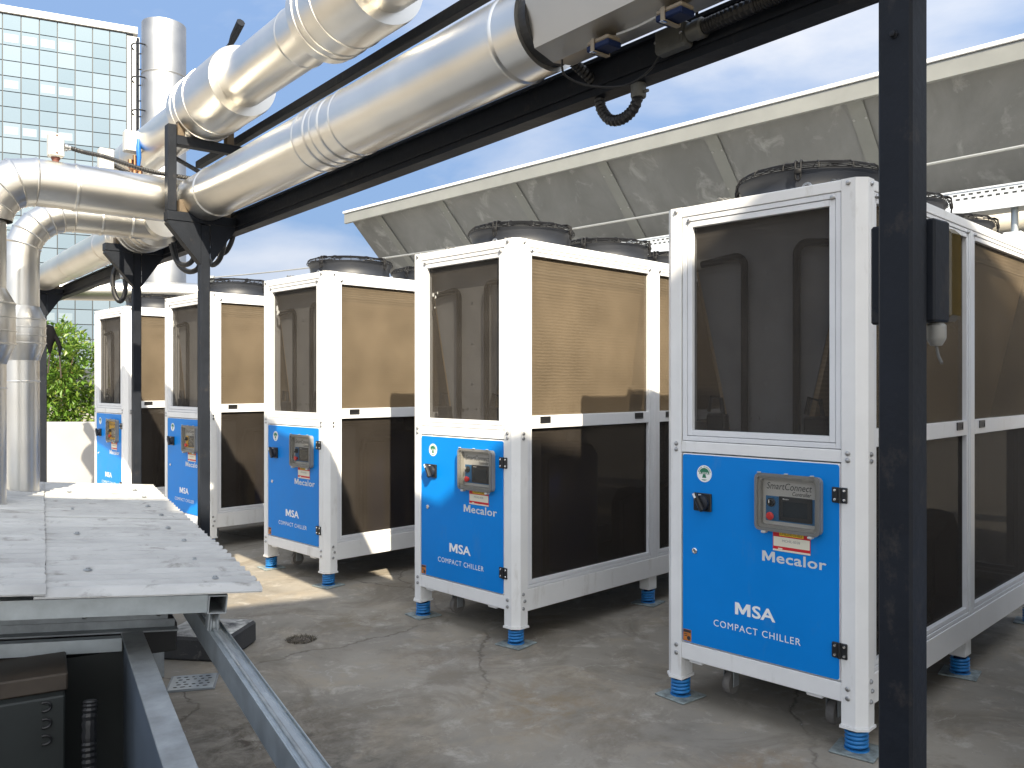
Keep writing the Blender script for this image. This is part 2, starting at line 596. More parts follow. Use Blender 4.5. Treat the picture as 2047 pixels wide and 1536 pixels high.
def make_leaf():
    m = bpy.data.materials.new('leaf')
    m.use_nodes = True
    nt = m.node_tree
    N, L = nt.nodes, nt.links
    b = N['Principled BSDF']
    b.inputs['Roughness'].default_value = .42
    g = N.new('ShaderNodeNewGeometry')
    r = N.new('ShaderNodeValToRGB')
    e = r.color_ramp.elements
    e[0].color = (.05, .11, .014, 1)
    e[1].color = (.26, .19, .05, 1)
    x = e.new(.55)
    x.color = (.11, .21, .022, 1)
    y = e.new(.97)
    y.color = (.20, .26, .05, 1)
    L.new(g.outputs['Random Per Island'], r.inputs[0])
    L.new(r.outputs[0], b.inputs['Base Color'])
    tl = N.new('ShaderNodeBsdfTranslucent')
    L.new(r.outputs[0], tl.inputs[0])
    mx = N.new('ShaderNodeMixShader')
    mx.inputs[0].default_value = .35
    L.new(b.outputs[0], mx.inputs[1])
    L.new(tl.outputs[0], mx.inputs[2])
    L.new(mx.outputs[0], N['Material Output'].inputs['Surface'])
    return m
M['leaf'] = make_leaf()

# ------------------------------------------------------------------ mesh builder
class MB:
    def __init__(s):
        s.v, s.f = [], []
    def add(s, verts, faces):
        o = len(s.v)
        s.v += [tuple(p) for p in verts]
        s.f += [tuple(i + o for i in f) for f in faces]
        return s
    def box(s, lo, hi, bev=0.0, M_=None):
        x0, y0, z0 = [min(a, b) for a, b in zip(lo, hi)]
        x1, y1, z1 = [max(a, b) for a, b in zip(lo, hi)]
        if bev <= 0:
            vs = [Vector(p) for p in ((x0, y0, z0), (x1, y0, z0), (x1, y1, z0), (x0, y1, z0),
                                      (x0, y0, z1), (x1, y0, z1), (x1, y1, z1), (x0, y1, z1))]
            fs = [(0, 3, 2, 1), (4, 5, 6, 7), (0, 1, 5, 4), (1, 2, 6, 5), (2, 3, 7, 6), (3, 0, 4, 7)]
        else:
            bev = min(bev, (x1 - x0) * .4, (y1 - y0) * .4, (z1 - z0) * .4)
            bm = bmesh.new()
            bmesh.ops.create_cube(bm, size=1)
            for v_ in bm.verts:
                v_.co = Vector((x0 + (v_.co.x + .5) * (x1 - x0), y0 + (v_.co.y + .5) * (y1 - y0), z0 + (v_.co.z + .5) * (z1 - z0)))
            bmesh.ops.bevel(bm, geom=bm.edges[:], offset=bev, segments=1, affect='EDGES')
            bm.verts.index_update()
            vs = [v_.co.copy() for v_ in bm.verts]
            fs = [tuple(v_.index for v_ in f.verts) for f in bm.faces]
            bm.free()
        if M_ is not None:
            vs = [M_ @ p for p in vs]
        return s.add(vs, fs)
    def prism(s, poly, vec, cap=True):
        """poly: list of 3-D points (planar), extruded along vec"""
        n = len(poly)
        vec = Vector(vec)
        vs = [Vector(p) for p in poly] + [Vector(p) + vec for p in poly]
        fs = [(i, (i + 1) % n, (i + 1) % n + n, i + n) for i in range(n)]
        if cap:
            fs += [tuple(range(n))[::-1], tuple(range(n, 2 * n))]
        return s.add(vs, fs)
    def tube(s, pts, r, seg=12, cap=True, closed=False):
        pts = [Vector(p) for p in pts]
        n = len(pts)
        rr = r if isinstance(r, (list, tuple)) else [r] * n
        tang = []
        for i in range(n):
            if closed:
                t = pts[(i + 1) % n] - pts[i - 1]
            else:
                t = pts[min(i + 1, n - 1)] - pts[max(i - 1, 0)]
            tang.append(t.normalized())
        t0 = tang[0]
        a = Vector((0, 0, 1)) if abs(t0.z) < .9 else Vector((1, 0, 0))
        nx = t0.cross(a).normalized()
        vs, fs = [], []
        for i in range(n):
            t = tang[i]
            nx = (nx - t * nx.dot(t)).normalized()
            ny = t.cross(nx)
            for k in range(seg):
                an = 2 * PI * k / seg
                vs.append(pts[i] + (nx * math.cos(an) + ny * math.sin(an)) * rr[i])
        m = n if closed else n - 1
        for i in range(m):
            j = (i + 1) % n
            for k in range(seg):
                k2 = (k + 1) % seg
                fs.append((i * seg + k, i * seg + k2, j * seg + k2, j * seg + k))
        if cap and not closed:
            fs.append(tuple(range(seg))[::-1])
            fs.append(tuple(range((n - 1) * seg, n * seg)))
        return s.add(vs, fs)
    def lathe(s, prof, origin=(0, 0, 0), axis=(0, 0, 1), seg=32, cap=True):
        """prof: (radius, height) along axis"""
        ax = Vector(axis).normalized()
        a = Vector((0, 0, 1)) if abs(ax.z) < .9 else Vector((1, 0, 0))
        nx = ax.cross(a).normalized()
        ny = ax.cross(nx)
        o = Vector(origin)
        vs, fs = [], []
        for (r, h) in prof:
            for k in range(seg):
                an = 2 * PI * k / seg
                vs.append(o + ax * h + (nx * math.cos(an) + ny * math.sin(an)) * r)
        for i in range(len(prof) - 1):
            for k in range(seg):
                k2 = (k + 1) % seg
                fs.append((i * seg + k, i * seg + k2, (i + 1) * seg + k2, (i + 1) * seg + k))
        if cap:
            fs.append(tuple(range(seg))[::-1])
            fs.append(tuple(range((len(prof) - 1) * seg, len(prof) * seg)))
        return s.add(vs, fs)
    def mesh(s, name, smooth=None):
        me = bpy.data.meshes.new(name)
        me.from_pydata(s.v, [], s.f)
        bm = bmesh.new()
        bm.from_mesh(me)
        bmesh.ops.recalc_face_normals(bm, faces=bm.faces[:])
        bm.to_mesh(me)
        bm.free()
        if smooth:
            me.polygons.foreach_set('use_smooth', [True] * len(me.polygons))
            me.set_sharp_from_angle(angle=math.radians(smooth))
        return me
    def build(s, name, m, parent=None, smooth=None):
        me = s.mesh(name, smooth)
        me.materials.append(m)
        return put(name, me, parent)

def put(name, me, parent=None, loc=None, rot=None):
    o = bpy.data.objects.new(name, me)
    col.objects.link(o)
    if parent is not None:
        o.parent = parent
    if loc is not None:
        o.location = loc
    if rot is not None:
        o.rotation_euler = rot
    return o

def tag(o, label=None, cat=None, group=None, kind=None):
    for k, v_ in (('label', label), ('category', cat), ('group', group), ('kind', kind)):
        if v_:
            o[k] = v_
    return o

def thing(name, loc, rz, label, cat, group=None):
    o = bpy.data.objects.new(name, None)
    o.empty_display_size = .2
    col.objects.link(o)
    o.location = loc
    o.rotation_euler = (0, 0, rz)
    return tag(o, label, cat, group)

def copy_tree(o, parent=None):
    c = o.copy()
    col.objects.link(c)
    c.parent = parent
    for ch in list(o.children):
        copy_tree(ch, c)
    return c

_txt = {}
def text_mesh(s, w, h, bold=0.0, shear=0.0, space=1.0):
    """lettering fitted into w x h, origin bottom-left, in the XY plane, 1 mm thick"""
    cu = bpy.data.curves.new('lettering', 'FONT')
    cu.body = s
    cu.size = 1
    cu.offset = bold
    cu.shear = shear
    cu.space_character = space
    cu.resolution_u = 3
    ob = bpy.data.objects.new('lettering', cu)
    col.objects.link(ob)
    dg = bpy.context.evaluated_depsgraph_get()
    me = bpy.data.meshes.new_from_object(ob.evaluated_get(dg))
    col.objects.unlink(ob)
    bpy.data.objects.remove(ob)
    bpy.data.curves.remove(cu)
    vs = [v_.co.copy() for v_ in me.vertices]
    fs = [tuple(p.vertices) for p in me.polygons]
    bpy.data.meshes.remove(me)
    x0 = min(v_.x for v_ in vs); x1 = max(v_.x for v_ in vs)
    y0 = min(v_.y for v_ in vs); y1 = max(v_.y for v_ in vs)
    return [((v_.x - x0) / (x1 - x0) * w, (v_.y - y0) / (y1 - y0) * h) for v_ in vs], fs

def front_text(s, yl, z0, w, h, x, m, parent, **kw):
    """lettering on a chiller front: starts at local y=yl, runs towards -y, at plane x"""
    vs, fs = text_mesh(s, w, h, **kw)
    mb = MB()
    mb.add([(x, yl - a, z0 + b) for a, b in vs], fs)
    return mb.build('lettering', m, parent)

# ------------------------------------------------------------------ setting
g = MB()
g.add([(-300, -300, 0), (300, -300, 0), (300, 300, 0), (-300, 300, 0)], [(0, 1, 2, 3)])
tag(g.build('ground', M['ground']), kind='structure')

# ---- unseen canopy added behind the camera, shaped to cast the large shade
E_ = Vector((.9148, .4040, 0)).normalized()
NB = Vector((E_.y, -E_.x, 0))            # away from the yard
def sunpt(a):
    l = -2.5 + .17 * a
    return Vector((.963 * a - .27 * l, .27 * a + .963 * l, 0))
bld = thing('shade_canopy', sunpt(1.0), 0, 'unseen stepped canopy on posts, added behind the camera to shade the yard', 'canopy')
def bpart(name, a0, a1, z0, z1, d0, d1, m):
    P0, P1 = sunpt(a0), sunpt(a1)
    poly = [P0 + NB * d0, P1 + NB * d0, P1 + NB * d1, P0 + NB * d1]
    mb = MB()
    o = bld.location
    mb.prism([p - o + Vector((0, 0, z0)) for p in poly], (0, 0, z1 - z0))
    return mb.build(name, m, bld)
bpart('roof_slab', -.60, 7.0, 6.30, 6.46, 0, 9, M['render'])
bpart('roof_slab', -6.0, -.603, 6.71, 6.87, .003, 10, M['render'])
for a_ in (-5.6, -1.0, 3.2, 6.6):
    for d_ in (.5, 8.0):
        bpart('post', a_, a_ + .16, 0, 6.299 if a_ > -.6 else 6.709, d_, d_ + .16, M['galv_dull'])

# ---- low white wall at the back
t_ = MB()
t_.box((-11, 10.9, 0), (-2.2, 11.1, 1.0), .006)
wallo = t_.build('low_wall', M['wall_white'])
tag(wallo, 'low plain white wall behind the farthest chiller, below the shrub', 'wall')

# ------------------------------------------------------------------ glass office building far off
RB = Vector((-27.2, 60, 0))
BD = Vector((-.90, -.43, 0)).normalized()
BN = Vector((BD.y, -BD.x, 0))
if BN.dot(-RB) < 0:
    BN = -BN
office = thing('office_building', RB, 0, 'tall glass office block with a square grid of pale panes, far left', 'building')
PW, PH = 1.09, 1.045
TOP = 26.4
def off_box(name, s0, s1, z0, z1, d0, d1, m, parent=None):
    mb = MB()
    poly = [BD * s0 + BN * d0, BD * s1 + BN * d0, BD * s1 + BN * d1, BD * s0 + BN * d1]
    mb.prism([p + Vector((0, 0, z0)) for p in poly], (0, 0, z1 - z0))
    return mb.build(name, m, parent or office)
off_box('wall', 0, 34, 0, TOP + .245, -16, -.06, M['bframe'])
off_box('roof_cap', -.3, 34.2, TOP + .25, TOP + .70, -16.2, .16, M['bwhite'])
off_box('edge_trim', -.42, .38, 0, TOP - .003, -.055, .10, M['bwhite'])
pm = MB()
pm.prism([BD * .03, BD * (PW - .035), BD * (PW - .035) + BN * .05, BD * .03 + BN * .05], (0, 0, PH - .06))
pane_me = pm.mesh('pane')
pane_me.materials.append(M['glass'])
bmn = MB()
bmn.prism([BD * .16, BD * (PW - .10), BD * (PW - .10) + BN * .012, BD * .16 + BN * .012], (0, 0, PH * .52))
blind_me = bmn.mesh('blind')
blind_me.materials.append(M['blind'])
cm_ = MB()
cm_.prism([BD * 0, BD * 34, BD * 34 + BN * -.055, BD * 0 + BN * -.055], (0, 0, .02))
ncol, nrow = 10, 23
for i in range(ncol):
    for j in range(nrow):
        p = BD * (.42 + i * PW) + Vector((0, 0, TOP + .20 - (j + 1) * PH))
        if p.z < 0:
            continue
        o = put('pane', pane_me, office, loc=p + BN * -.055)
        if (j % 3 == 1) and i >= 3 and random.random() < .88:
            put('blind', blind_me, o, loc=BN * .052 + Vector((0, 0, PH * .18)))
# the remainder of the facade, out of frame, as one part
rest = MB()
for i in range(ncol, 30):
    for j in range(25):
        p = BD * (.42 + i * PW) + Vector((0, 0, TOP + .20 - (j + 1) * PH)) + BN * -.055
        rest.prism([p + BD * .03, p + BD * (PW - .035), p + BD * (PW - .035) + BN * .05, p + BD * .03 + BN * .05], (0, 0, PH - .06))
ro = rest.build('pane', M['glass'], office)
tag(ro, kind='stuff')

# ------------------------------------------------------------------ exhaust stack, ladder, far pipe
SX, SY, SR, SH = -6.66, 16.0, .40, 8.36
st = thing('exhaust_stack', (SX, SY, 0), 0, 'tall vertical aluminium clad stack beside the glass office block', 'stack')
zz = 0
k = 0
while zz < SH:
    h = min(1.05, SH - zz)
    mb = MB()
    r = SR if k % 2 == 0 else SR * .992
    mb.lathe([(r, zz), (r, zz + h - .012), (r * .985, zz + h)], seg=40, cap=True)
    mb.build('cladding_section', M['stack'], st, smooth=40)
    mb = MB()
    mb.lathe([(r + .001, zz + .01), (r + .008, zz + .02), (r + .008, zz + .035), (r + .001, zz + .045)], seg=40, cap=False)
    mb.build('seam_band', M['stack'], st, smooth=40)
    zz += h
    k += 1
ld = thing('caged_ladder', (SX - .34, SY - .05, 0), 0, 'dark caged ladder running up the left side of the tall stack', 'ladder')
for sx in (-.14, .14):
    mb = MB()
    mb.box((sx - .018, -.018, 0), (sx + .018, .018, 8.1))
    mb.build('rail', M['steel_dark'], ld)
rung = MB()
rung.tube([(-.122, 0, 0), (.122, 0, 0)], .012, 6)
rung_me = rung.mesh('rung')
rung_me.materials.append(M['steel_dark'])
for i in range(26):
    put('rung', rung_me, ld, loc=(0, 0, .3 + i * .3))
hoop = MB()
hoop.tube([(-.20 * math.cos(PI * a / 10), -.34 * math.sin(PI * a / 10), 0) for a in range(11)], .014, 6)
hoop_me = hoop.mesh('hoop')
hoop_me.materials.append(M['steel_dark'])
for i in range(9):
    put('hoop', hoop_me, ld, loc=(0, -.02, 2.9 + i * .62))
for sx in (-.17, .0, .17):
    mb = MB()
    mb.box((sx - .01, -.37 if sx == 0 else -.2, 2.9), (sx + .01, -.35 if sx == 0 else -.18, 7.9))
    mb.build('cage_strip', M['steel_dark'], ld)

def clad_pipe(root, P0, P1, R, cuts, material, seg=40, band=True):
    """straight insulated pipe from P0 to P1, split in cladding sections at fractions cuts; coordinates local to root"""
    P0, P1 = Vector(P0), Vector(P1)
    D = P1 - P0
    Ln = D.length
    cs = [0] + sorted(cuts) + [1]
    for i in range(len(cs) - 1):
        a, b = cs[i] * Ln, cs[i + 1] * Ln
        r = R * (1.0 if i % 2 == 0 else .985)
        mb = MB()
        mb.lathe([(r, a), (r, b)], P0, D, seg, cap=True)
        mb.build('cladding_section', material, root, smooth=40)
        if band and i > 0:
            mb = MB()
            mb.lathe([(R * .98, a - .014), (R + .002, a - .012), (R + .0035, a - .005), (R + .002, a + .002), (R * .98, a + .008)], P0, D, seg, cap=False)
            mb.build('seam_band', material, root, smooth=50)

fp = thing('far_pipe', (-5.3, 14.4, 3.1), 0, 'horizontal aluminium pipe far behind, passing in front of the tall stack', 'pipe')
clad_pipe(fp, (-3.0, -.9, -.06), (-.05, .3, 0), .17, [.3, .7], M['pipe'], 28)
clad_pipe(fp, (-.05, .3, -3.1), (-.05, .3, .165), .165, [.6], M['pipe'], 28)

# ------------------------------------------------------------------ shrub behind the wall
def shrub(name, x, y, h, rx, ry, n, label, seed_):
    rnd = random.Random(seed_)
    root = thing(name, (x, y, 0), 0, label, 'shrub', None)
    tr = MB()
    tips = []
    tr.tube([(0, 0, 0), (.02, 0, .5), (.0, .03, .9)], [.05, .042, .032], 7)
    for i in range(16):
        a = rnd.random() * 2 * PI
        L_ = rnd.uniform(.5, 1.0)
        z0 = rnd.uniform(.25, .9)
        e = Vector((math.cos(a) * rx * L_ * .85, math.sin(a) * ry * L_ * .85, min(h * .93, z0 + rnd.uniform(.4, 1.5))))
        m_ = Vector((e.x * .45, e.y * .45, z0 + (e.z - z0) * .4))
        tr.tube([(0, 0, z0), m_, e], [.022, .014, .006], 5)
        tips += [m_.lerp(e, q) for q in (.1, .4, .7, 1.0)]
    tr.build('trunk', M['bark'], root, smooth=60)
    lf = MB()
    cl = []
    for i in range(int(n / 20)):
        if rnd.random() < .45:
            c = rnd.choice(tips) + Vector((rnd.gauss(0, .10), rnd.gauss(0, .10), rnd.gauss(0, .10)))
        else:
            u_ = rnd.random() * 2 * PI
            w_ = rnd.uniform(-.95, 1)
            q = math.sqrt(max(0, 1 - w_ * w_)) * rnd.uniform(.78, 1.08)
            c = Vector((math.cos(u_) * q * rx, math.sin(u_) * q * ry, h * .5 + w_ * h * .46 * rnd.uniform(.85, 1.07)))
        cl.append(c)
    for c in cl:
        ax = (c - Vector((0, 0, h * .35))).normalized()
        for j in range(20):
            d = (ax * rnd.uniform(.2, 1.0) + Vector((rnd.gauss(0, .6), rnd.gauss(0, .6), rnd.gauss(0, .5)))).normalized()
            p = c + Vector((rnd.gauss(0, .05), rnd.gauss(0, .05), rnd.gauss(0, .05)))
            sd = d.cross(Vector((rnd.gauss(0, .4), rnd.gauss(0, .4), 1))).normalized()
            up = sd.cross(d)
            ln = rnd.uniform(.07, .13)
            wd = ln * rnd.uniform(.16, .24)
            lf.add([p, p + d * ln * .5 + sd * wd + up * .008, p + d * ln - up * .012, p + d * ln * .5 - sd * wd + up * .008, p + d * ln * .5 - up * .004],
                   [(0, 1, 4), (1, 2, 4), (2, 3, 4), (3, 0, 4)])
    fo = lf.build('foliage', M['leaf'], root)
    tag(fo, kind='stuff')
    return root
shrub('shrub', -6.75, 12.3, 2.42, 1.05, .8, 11000, 'bright green leafy shrub rising above the white wall, left of the farthest chiller', 3)
shrub('shrub', -8.2, 12.9, 2.3, 1.0, .8, 5000, 'green leafy shrub mostly hidden behind the vertical pipes, left of the brighter shrub', 5)

# ------------------------------------------------------------------ slanted screen panel (air deflector) behind the chillers
ANG = math.radians(44.77)
V_ = Vector((math.cos(ANG), math.sin(ANG), 0))
U_ = Vector((-math.sin(ANG), math.cos(ANG), 0))
P5 = Vector((1.41, 3.342, 0))
def CH(s, v, z=0):
    """world point s along the chiller row, v towards the back"""
    return P5 + U_ * s + V_ * v + Vector((0, 0, z))
ROT_CH = ANG           # local x = v, local y = u
scr = thing('slanted_screen', CH(4, 4.0), ROT_CH, 'long slanted galvanised screen with weathered grey panels behind the chillers', 'screen')
def LS(s, v, z):
    return Vector((v - 4.0, s - 4.0, z))
zt, zb, dv = 4.15, 2.35, 1.75
SL = Vector((dv, 0, zb - zt))            # down the slope (local)
nrm = Vector((zt - zb, 0, dv)).normalized() * -1
seams = [9.68, 8.98, 7.54, 6.11, 4.67, 3.24, 1.77, .31, -1.13, -2.57]
for i in range(len(seams) - 1):
    s1, s0 = seams[i], seams[i + 1]
    if s1 - s0 < .8:
        pass
    A = LS(s1 - .01, 4.0, zt - .02)
    B = LS(s0 + .01, 4.0, zt - .02)
    mb = MB()
    mb.prism([A, B, B + SL, A + SL], nrm * -.03)
    mb.build('panel', M['screen_panel'], scr)
for s in seams[1:]:
    mb = MB()
    A = LS(s + .07, 4.0, zt - .03) + nrm * .012
    B = LS(s - .07, 4.0, zt - .03) + nrm * .012
    mb.prism([A, B, B + SL * .97, A + SL * .97], nrm * -.0105)
    mb.build('cover_strip', M['strip'], scr)
    for q in (.12, .3, .5, .7, .9):
        for d in (-.055, .055):
            mb = MB()
            c = LS(s + d, 4.0, zt - .03) + SL * q + nrm * .012
            mb.lathe([(.012, 0), (.012, .004), (.004, .007)], c, nrm, 8)
            mb.build('rivet', M['bolt'], scr)
mb = MB()
A = LS(9.70, 4.0, zt - .02)
mb.box((A.x - .045, -7.0, zt - .155), (A.x + .0, A.y, zt - .006), .004)
mb.build('top_fascia', M['strip'], scr)
mb = MB()
mb.box((A.x - .06, -7.0, zt), (A.x + .13, A.y + .02, zt + .036), .004)
mb.build('top_cap', M['white'], scr)
for s in (9.3, 6.11, 3.24, .31):
    mb = MB()
    q = LS(s, 5.35, 0)
    mb.box((q.x, q.y - .06, 0), (q.x + .12, q.y + .06, 2.75), .005)
    mb.build('support_post', M['galv_dull'], scr)

# steel cable stretched in front of the screen
def sag(P, Q, d, n=24):
    P, Q = Vector(P), Vector(Q)
    return [P.lerp(Q, i / n) - Vector((0, 0, d * 4 * (i / n) * (1 - i / n))) for i in range(n + 1)]
mb = MB()
mb.tube(sag(CH(-.6, 3.6, 3.26), CH(13.5, 3.6, 3.47), .14), .011, 6)
tag(mb.build('steel_cable', M['wire_light'], smooth=60), 'thin steel cable stretched in front of the slanted screen', 'cable')
mb = MB()
mb.box((13.44, 3.55, 0), (13.56, 3.67, 0))
mp_post = MB()
q = CH(13.5, 3.6)
mp_post.box((q.x - .04, q.y - .04, 0), (q.x + .04, q.y + .04, 3.5), .004)
tag(mp_post.build('cable_post', M['galv_dull']), 'slim far post holding the end of the stretched steel cable', 'post')

# perforated trays, duct, and their stands
def tray(name, v, z0, z1, s0, s1, rows, label):
    root = thing(name, CH(s0, v, z0), ROT_CH, label, 'cable tray')
    L_ = s1 - s0
    pitch = .052
    n = int(L_ / pitch)
    hrow = (z1 - z0) / (rows * 2 + 1)
    mb = MB()
    vs, fs = [], []
    def quad(y0, y1, a, b):
        mb.add([(0, y0, a), (0, y1, a), (0, y1, b), (0, y0, b)], [(0, 1, 2, 3)])
    for r in range(rows * 2 + 1):
        a, b = r * hrow, (r + 1) * hrow
        if r % 2 == 0:
            quad(0, L_, a, b)
        else:
            off = .018 * ((r // 2) % 2)
            quad(0, .01 + off, a, b)
            for i in range(n):
                y0 = .01 + off + i * pitch
                quad(y0 + .029, y0 + pitch, a, b)
    mb.build('slotted_side', M['tray'], root)
    mb = MB()
    mb.box((.002, 0, -.004), (.30, L_, .0))
    mb.box((-.012, 0, -.022), (.002, L_, .0))
    mb.build('bottom_plate', M['tray'], root)
    mb = MB()
    mb.box((.2985, 0, .001), (.30, L_, z1 - z0))
    mb.build('rear_side', M['tray'], root)
    mb = MB()
    mb.box((-.006, 0, z1 - z0 + .001), (.014, L_, z1 - z0 + .012))
    mb.build('lip', M['tray'], root)
tray('cable_tray', 3.2, 2.75, 2.885, -1.2, 9.5, 4, 'upper slotted white cable tray behind the nearest chiller, under the screen')
tray('cable_tray', 4.15, 2.68, 2.775, -1.2, 9.5, 2, 'lower slotted cable tray further back behind the beige duct')
du = thing('beige_duct', CH(-1.2, 3.75, 2.70), ROT_CH, 'round beige insulated duct running between the two slotted cable trays', 'duct')
clad_pipe(du, (0, 0, 0), (0, 10, 0), .105, [.07 * i for i in range(1, 15)], M['beige_duct'], 24)
for i, s in enumerate((-.9, .30, 2.6, 4.9, 7.2)):
    ts = thing('tray_stand', CH(s, 3.26, 0), ROT_CH, ['tray stand with pale base box at right edge of the photo, out of view',
               'grey tray stand with a pale base box, right of the black post', 'tray stand hidden behind the nearest chiller',
               'tray stand hidden behind the second nearest chiller', 'tray stand hidden behind the middle chiller'][i], 'stand', 'stands under the cable tray')
    mb = MB()
    mb.tube([(.02, 0, 2.56), (.02, 0, 2.742)], .024, 14)
    mb.build('stub_pole', M['galv'], ts, smooth=40)
    mb = MB()
    mb.box((-.05, -.06, 2.47), (.09, .06, 2.56), .006)
    mb.build('base_box', M['tray'], ts)
    mb = MB()
    mb.box((-.03, -.04, 0), (.07, .04, 2.468), .004)
    mb.build('post', M['galv_dull'], ts)
mb = MB()
mb.box((0, 0, 0), (.9, 9.6, .07), .006)
wl_ = mb.build('service_walkway', M['galv_dull'])
wl_.location = CH(-1.2, 3.42, 2.40)
wl_.rotation_euler = (0, 0, ROT_CH)
tag(wl_, 'grey steel walkway under the trays behind the chillers', 'walkway')

# ------------------------------------------------------------------ the chillers
W, L, ZT = .96, 2.72, 2.335
CHAM = .037
def make_chiller():
    R = thing('chiller', P5, ROT_CH, 'chiller', 'chiller', 'white and blue chillers standing in a row')
    # corner posts with chamfered outer corner
    def post(x0, y0, sx, sy):
        q = .095
        pts = [(CHAM, 0), (q, 0), (q, .03), (.03, q), (0, q), (0, CHAM)] if False else [(CHAM, 0), (q, 0), (q, q), (0, q), (0, CHAM)]
        poly = [(x0 + sx * a, y0 + sy * b, .112) for a, b in pts]
        mb = MB()
        mb.prism(poly, (0, 0, ZT - .112))
        o = mb.build('corner_post', M['white'], R)
        # end cap under the post
        mb = MB()
        cap = [(x0 + sx * (a - .006 if a < q / 2 else a + .006), y0 + sy * (b - .006 if b < q / 2 else b + .006), .100) for a, b in pts]
        mb.prism(cap, (0, 0, .0115))
        mb.build('foot_cap', M['white'], o)
        return o
    posts = [post(0, 0, 1, 1), post(0, W, 1, -1), post(L, 0, -1, 1), post(L, W, -1, -1)]
    e = .002
    def part(name, lo, hi, m, bev=.0025, par=None):
        mb = MB()
        mb.box(lo, hi, bev)
        return mb.build(name, m, par or R)
    y0f, y1f = .0955, W - .0955
    x0s, x1s = .0955, L - .0955
    # front rails
    part('top_rail', (.003, y0f, 2.288), (.07, y1f, ZT - .001), M['white'])
    part('mid_rail', (.003, y0f, 1.180), (.06, y1f, 1.231), M['white'])
    part('bottom_rail', (.002, y0f, .203), (.07, y1f, .280), M['white'])
    part('top_rail', (L - .07, y0f, 2.288), (L - .003, y1f, ZT - .001), M['white'])
    part('bottom_rail', (L - .07, y0f, .203), (L - .002, y1f, .280), M['white'])
    for ys in (0, 1):
        a, b = (.003, .065) if ys == 0 else (W - .065, W - .003)
        part('top_rail', (x0s, a, 2.290), (x1s, b, ZT - .001), M['white'])
        part('base_beam', (x0s, a, .192), (x1s, b, .318), M['white'])
        part('divider_post', (1.323, a + .001, .320), (1.361, b, 2.288), M['alu_white'])
    # roof deck, floor pan, mid deck
    part('roof_deck', (.0705, .0655, 2.300), (L - .0705, W - .0655, 2.326), M['white'], 0)
    part('floor_pan', (.072, .067, .21), (L - .072, W - .067, .235), M['cavity'], 0)
    part('mid_deck', (.072, .12, 1.225), (L - .072, W - .12, 1.262), M['cavity'], 0)
    # framed screens: ring(s) with a groove between
    def ring(mb, fn, a0, a1, b0, b1, w, d0, d1):
        for (p, q, r, s) in ((a0, a0 + w, b0, b1), (a1 - w, a1, b0, b1), (a0 + w, a1 - w, b0, b0 + w), (a0 + w, a1 - w, b1 - w, b1)):
            lo, hi = fn(p, r, d0), fn(q, s, d1)
            mb.box(lo, hi, .0015)
    def framed(fn, a0, a1, b0, b1, screen, band=None, w1=.022, w2=.026):
        mb = MB()
        ring(mb, fn, a0, a1, b0, b1, w1, .006, .05)
        ring(mb, fn, a0 + w1 + .0025, a1 - w1 - .0025, b0 + w1 + .0025, b1 - w1 - .0025, w2, .009, .05)
        fo = mb.build('screen_frame', M['alu_white'], R)
        k_ = w1 + w2 + .0025
        mb = MB()
        lo, hi = fn(a0 + w1 - .004, b0 + w1 - .004, .040), fn(a1 - w1 + .004, b1 - w1 + .004, .0405)
        # mesh panes above / below the band
        zs = [(b0 + k_ - .004, b1 - k_ + .004)] if not band else [(b0 + k_ - .004, band[0] + .003), (band[1] - .003, b1 - k_ + .004)]
        for n_, (za, zb_) in enumerate(zs):
            mm = screen if (not band or n_ == 1) else M['screen_low']
            mb = MB()
            mb.box(fn(a0 + k_ - .004, za, .030), fn(a1 - k_ + .004, zb_, .0308), 0)
            mb.build('mesh_screen', mm, R)
        if band:
            mb = MB()
            mb.box(fn(a0 + k_ + .0003, band[0], .008), fn(a1 - k_ - .0003, band[1], .05), .002)
            bo = mb.build('handle_rail', M['alu_white'], R)
            for c in (a0 + .155, a1 - .155):
                zc = (band[0] + band[1]) / 2 + .012
                mb = MB()
                ring(mb, fn, c - .045, c + .045, zc - .020, zc + .020, .006, .0035, .0078)
                h_ = mb.build('pull_handle', M['black'], bo)
                mb = MB()
                mb.box(fn(c - .0385, zc - .0135, .0062), fn(c + .0385, zc + .0135, .0076), 0)
                mb.box(fn(c - .0385, zc + .004, .0045), fn(c + .0385, zc + .0135, .0061), 0)
                mb.build('pull_handle', M['rubber'], bo)
        return fo
    fF = lambda a, b, d: (d, a, b)
    fB = lambda a, b, d: (L - d, a, b)
    fR = lambda a, b, d: (a, d, b)
    fL = lambda a, b, d: (a, W - d, b)
    framed(fF, .099, W - .099, 1.234, 2.286, M['screen_front'])
    framed(fB, .099, W - .099, .284, 2.286, M['screen_front'])
    for fn in (fR, fL):
        framed(fn, .0975, 1.3215, .320, 2.288, M['screen_side'], (1.240, 1.315), .018, .022)
        framed(fn, 1.3625, L - .0975, .320, 2.288, M['screen_side'], (1.240, 1.315), .018, .022)
    # interior: V-shaped coils, end plate, bent tubes
    for sgn in (0, 1):
        f_ = (lambda y: y) if sgn == 0 else (lambda y: W - y)
        for xa, xb in ((.105, L - .105),):
            mb = MB()
            poly = [(xa, f_(.062), 2.25), (xa, f_(.125), 2.25), (xa, f_(.34), 1.29), (xa, f_(.275), 1.29)]
            mb.prism(poly, (xb - xa, 0, 0))
            co = mb.build('condenser_coil', M['coil'], R)
            mb = MB()
            mb.box((xa + .02, f_(.050), 2.158), (xb - .02, f_(.0615), 2.186), 0)
            mb.build('coil_header', M['tan'], co)
    mb = MB()
    mb.prism([(.099, .075, 2.255), (.099, W - .075, 2.255), (.099, W - .300, 1.28), (.099, .300, 1.28)], (.004, 0, 0))
    ep = mb.build('end_plate', M['plate'], R)
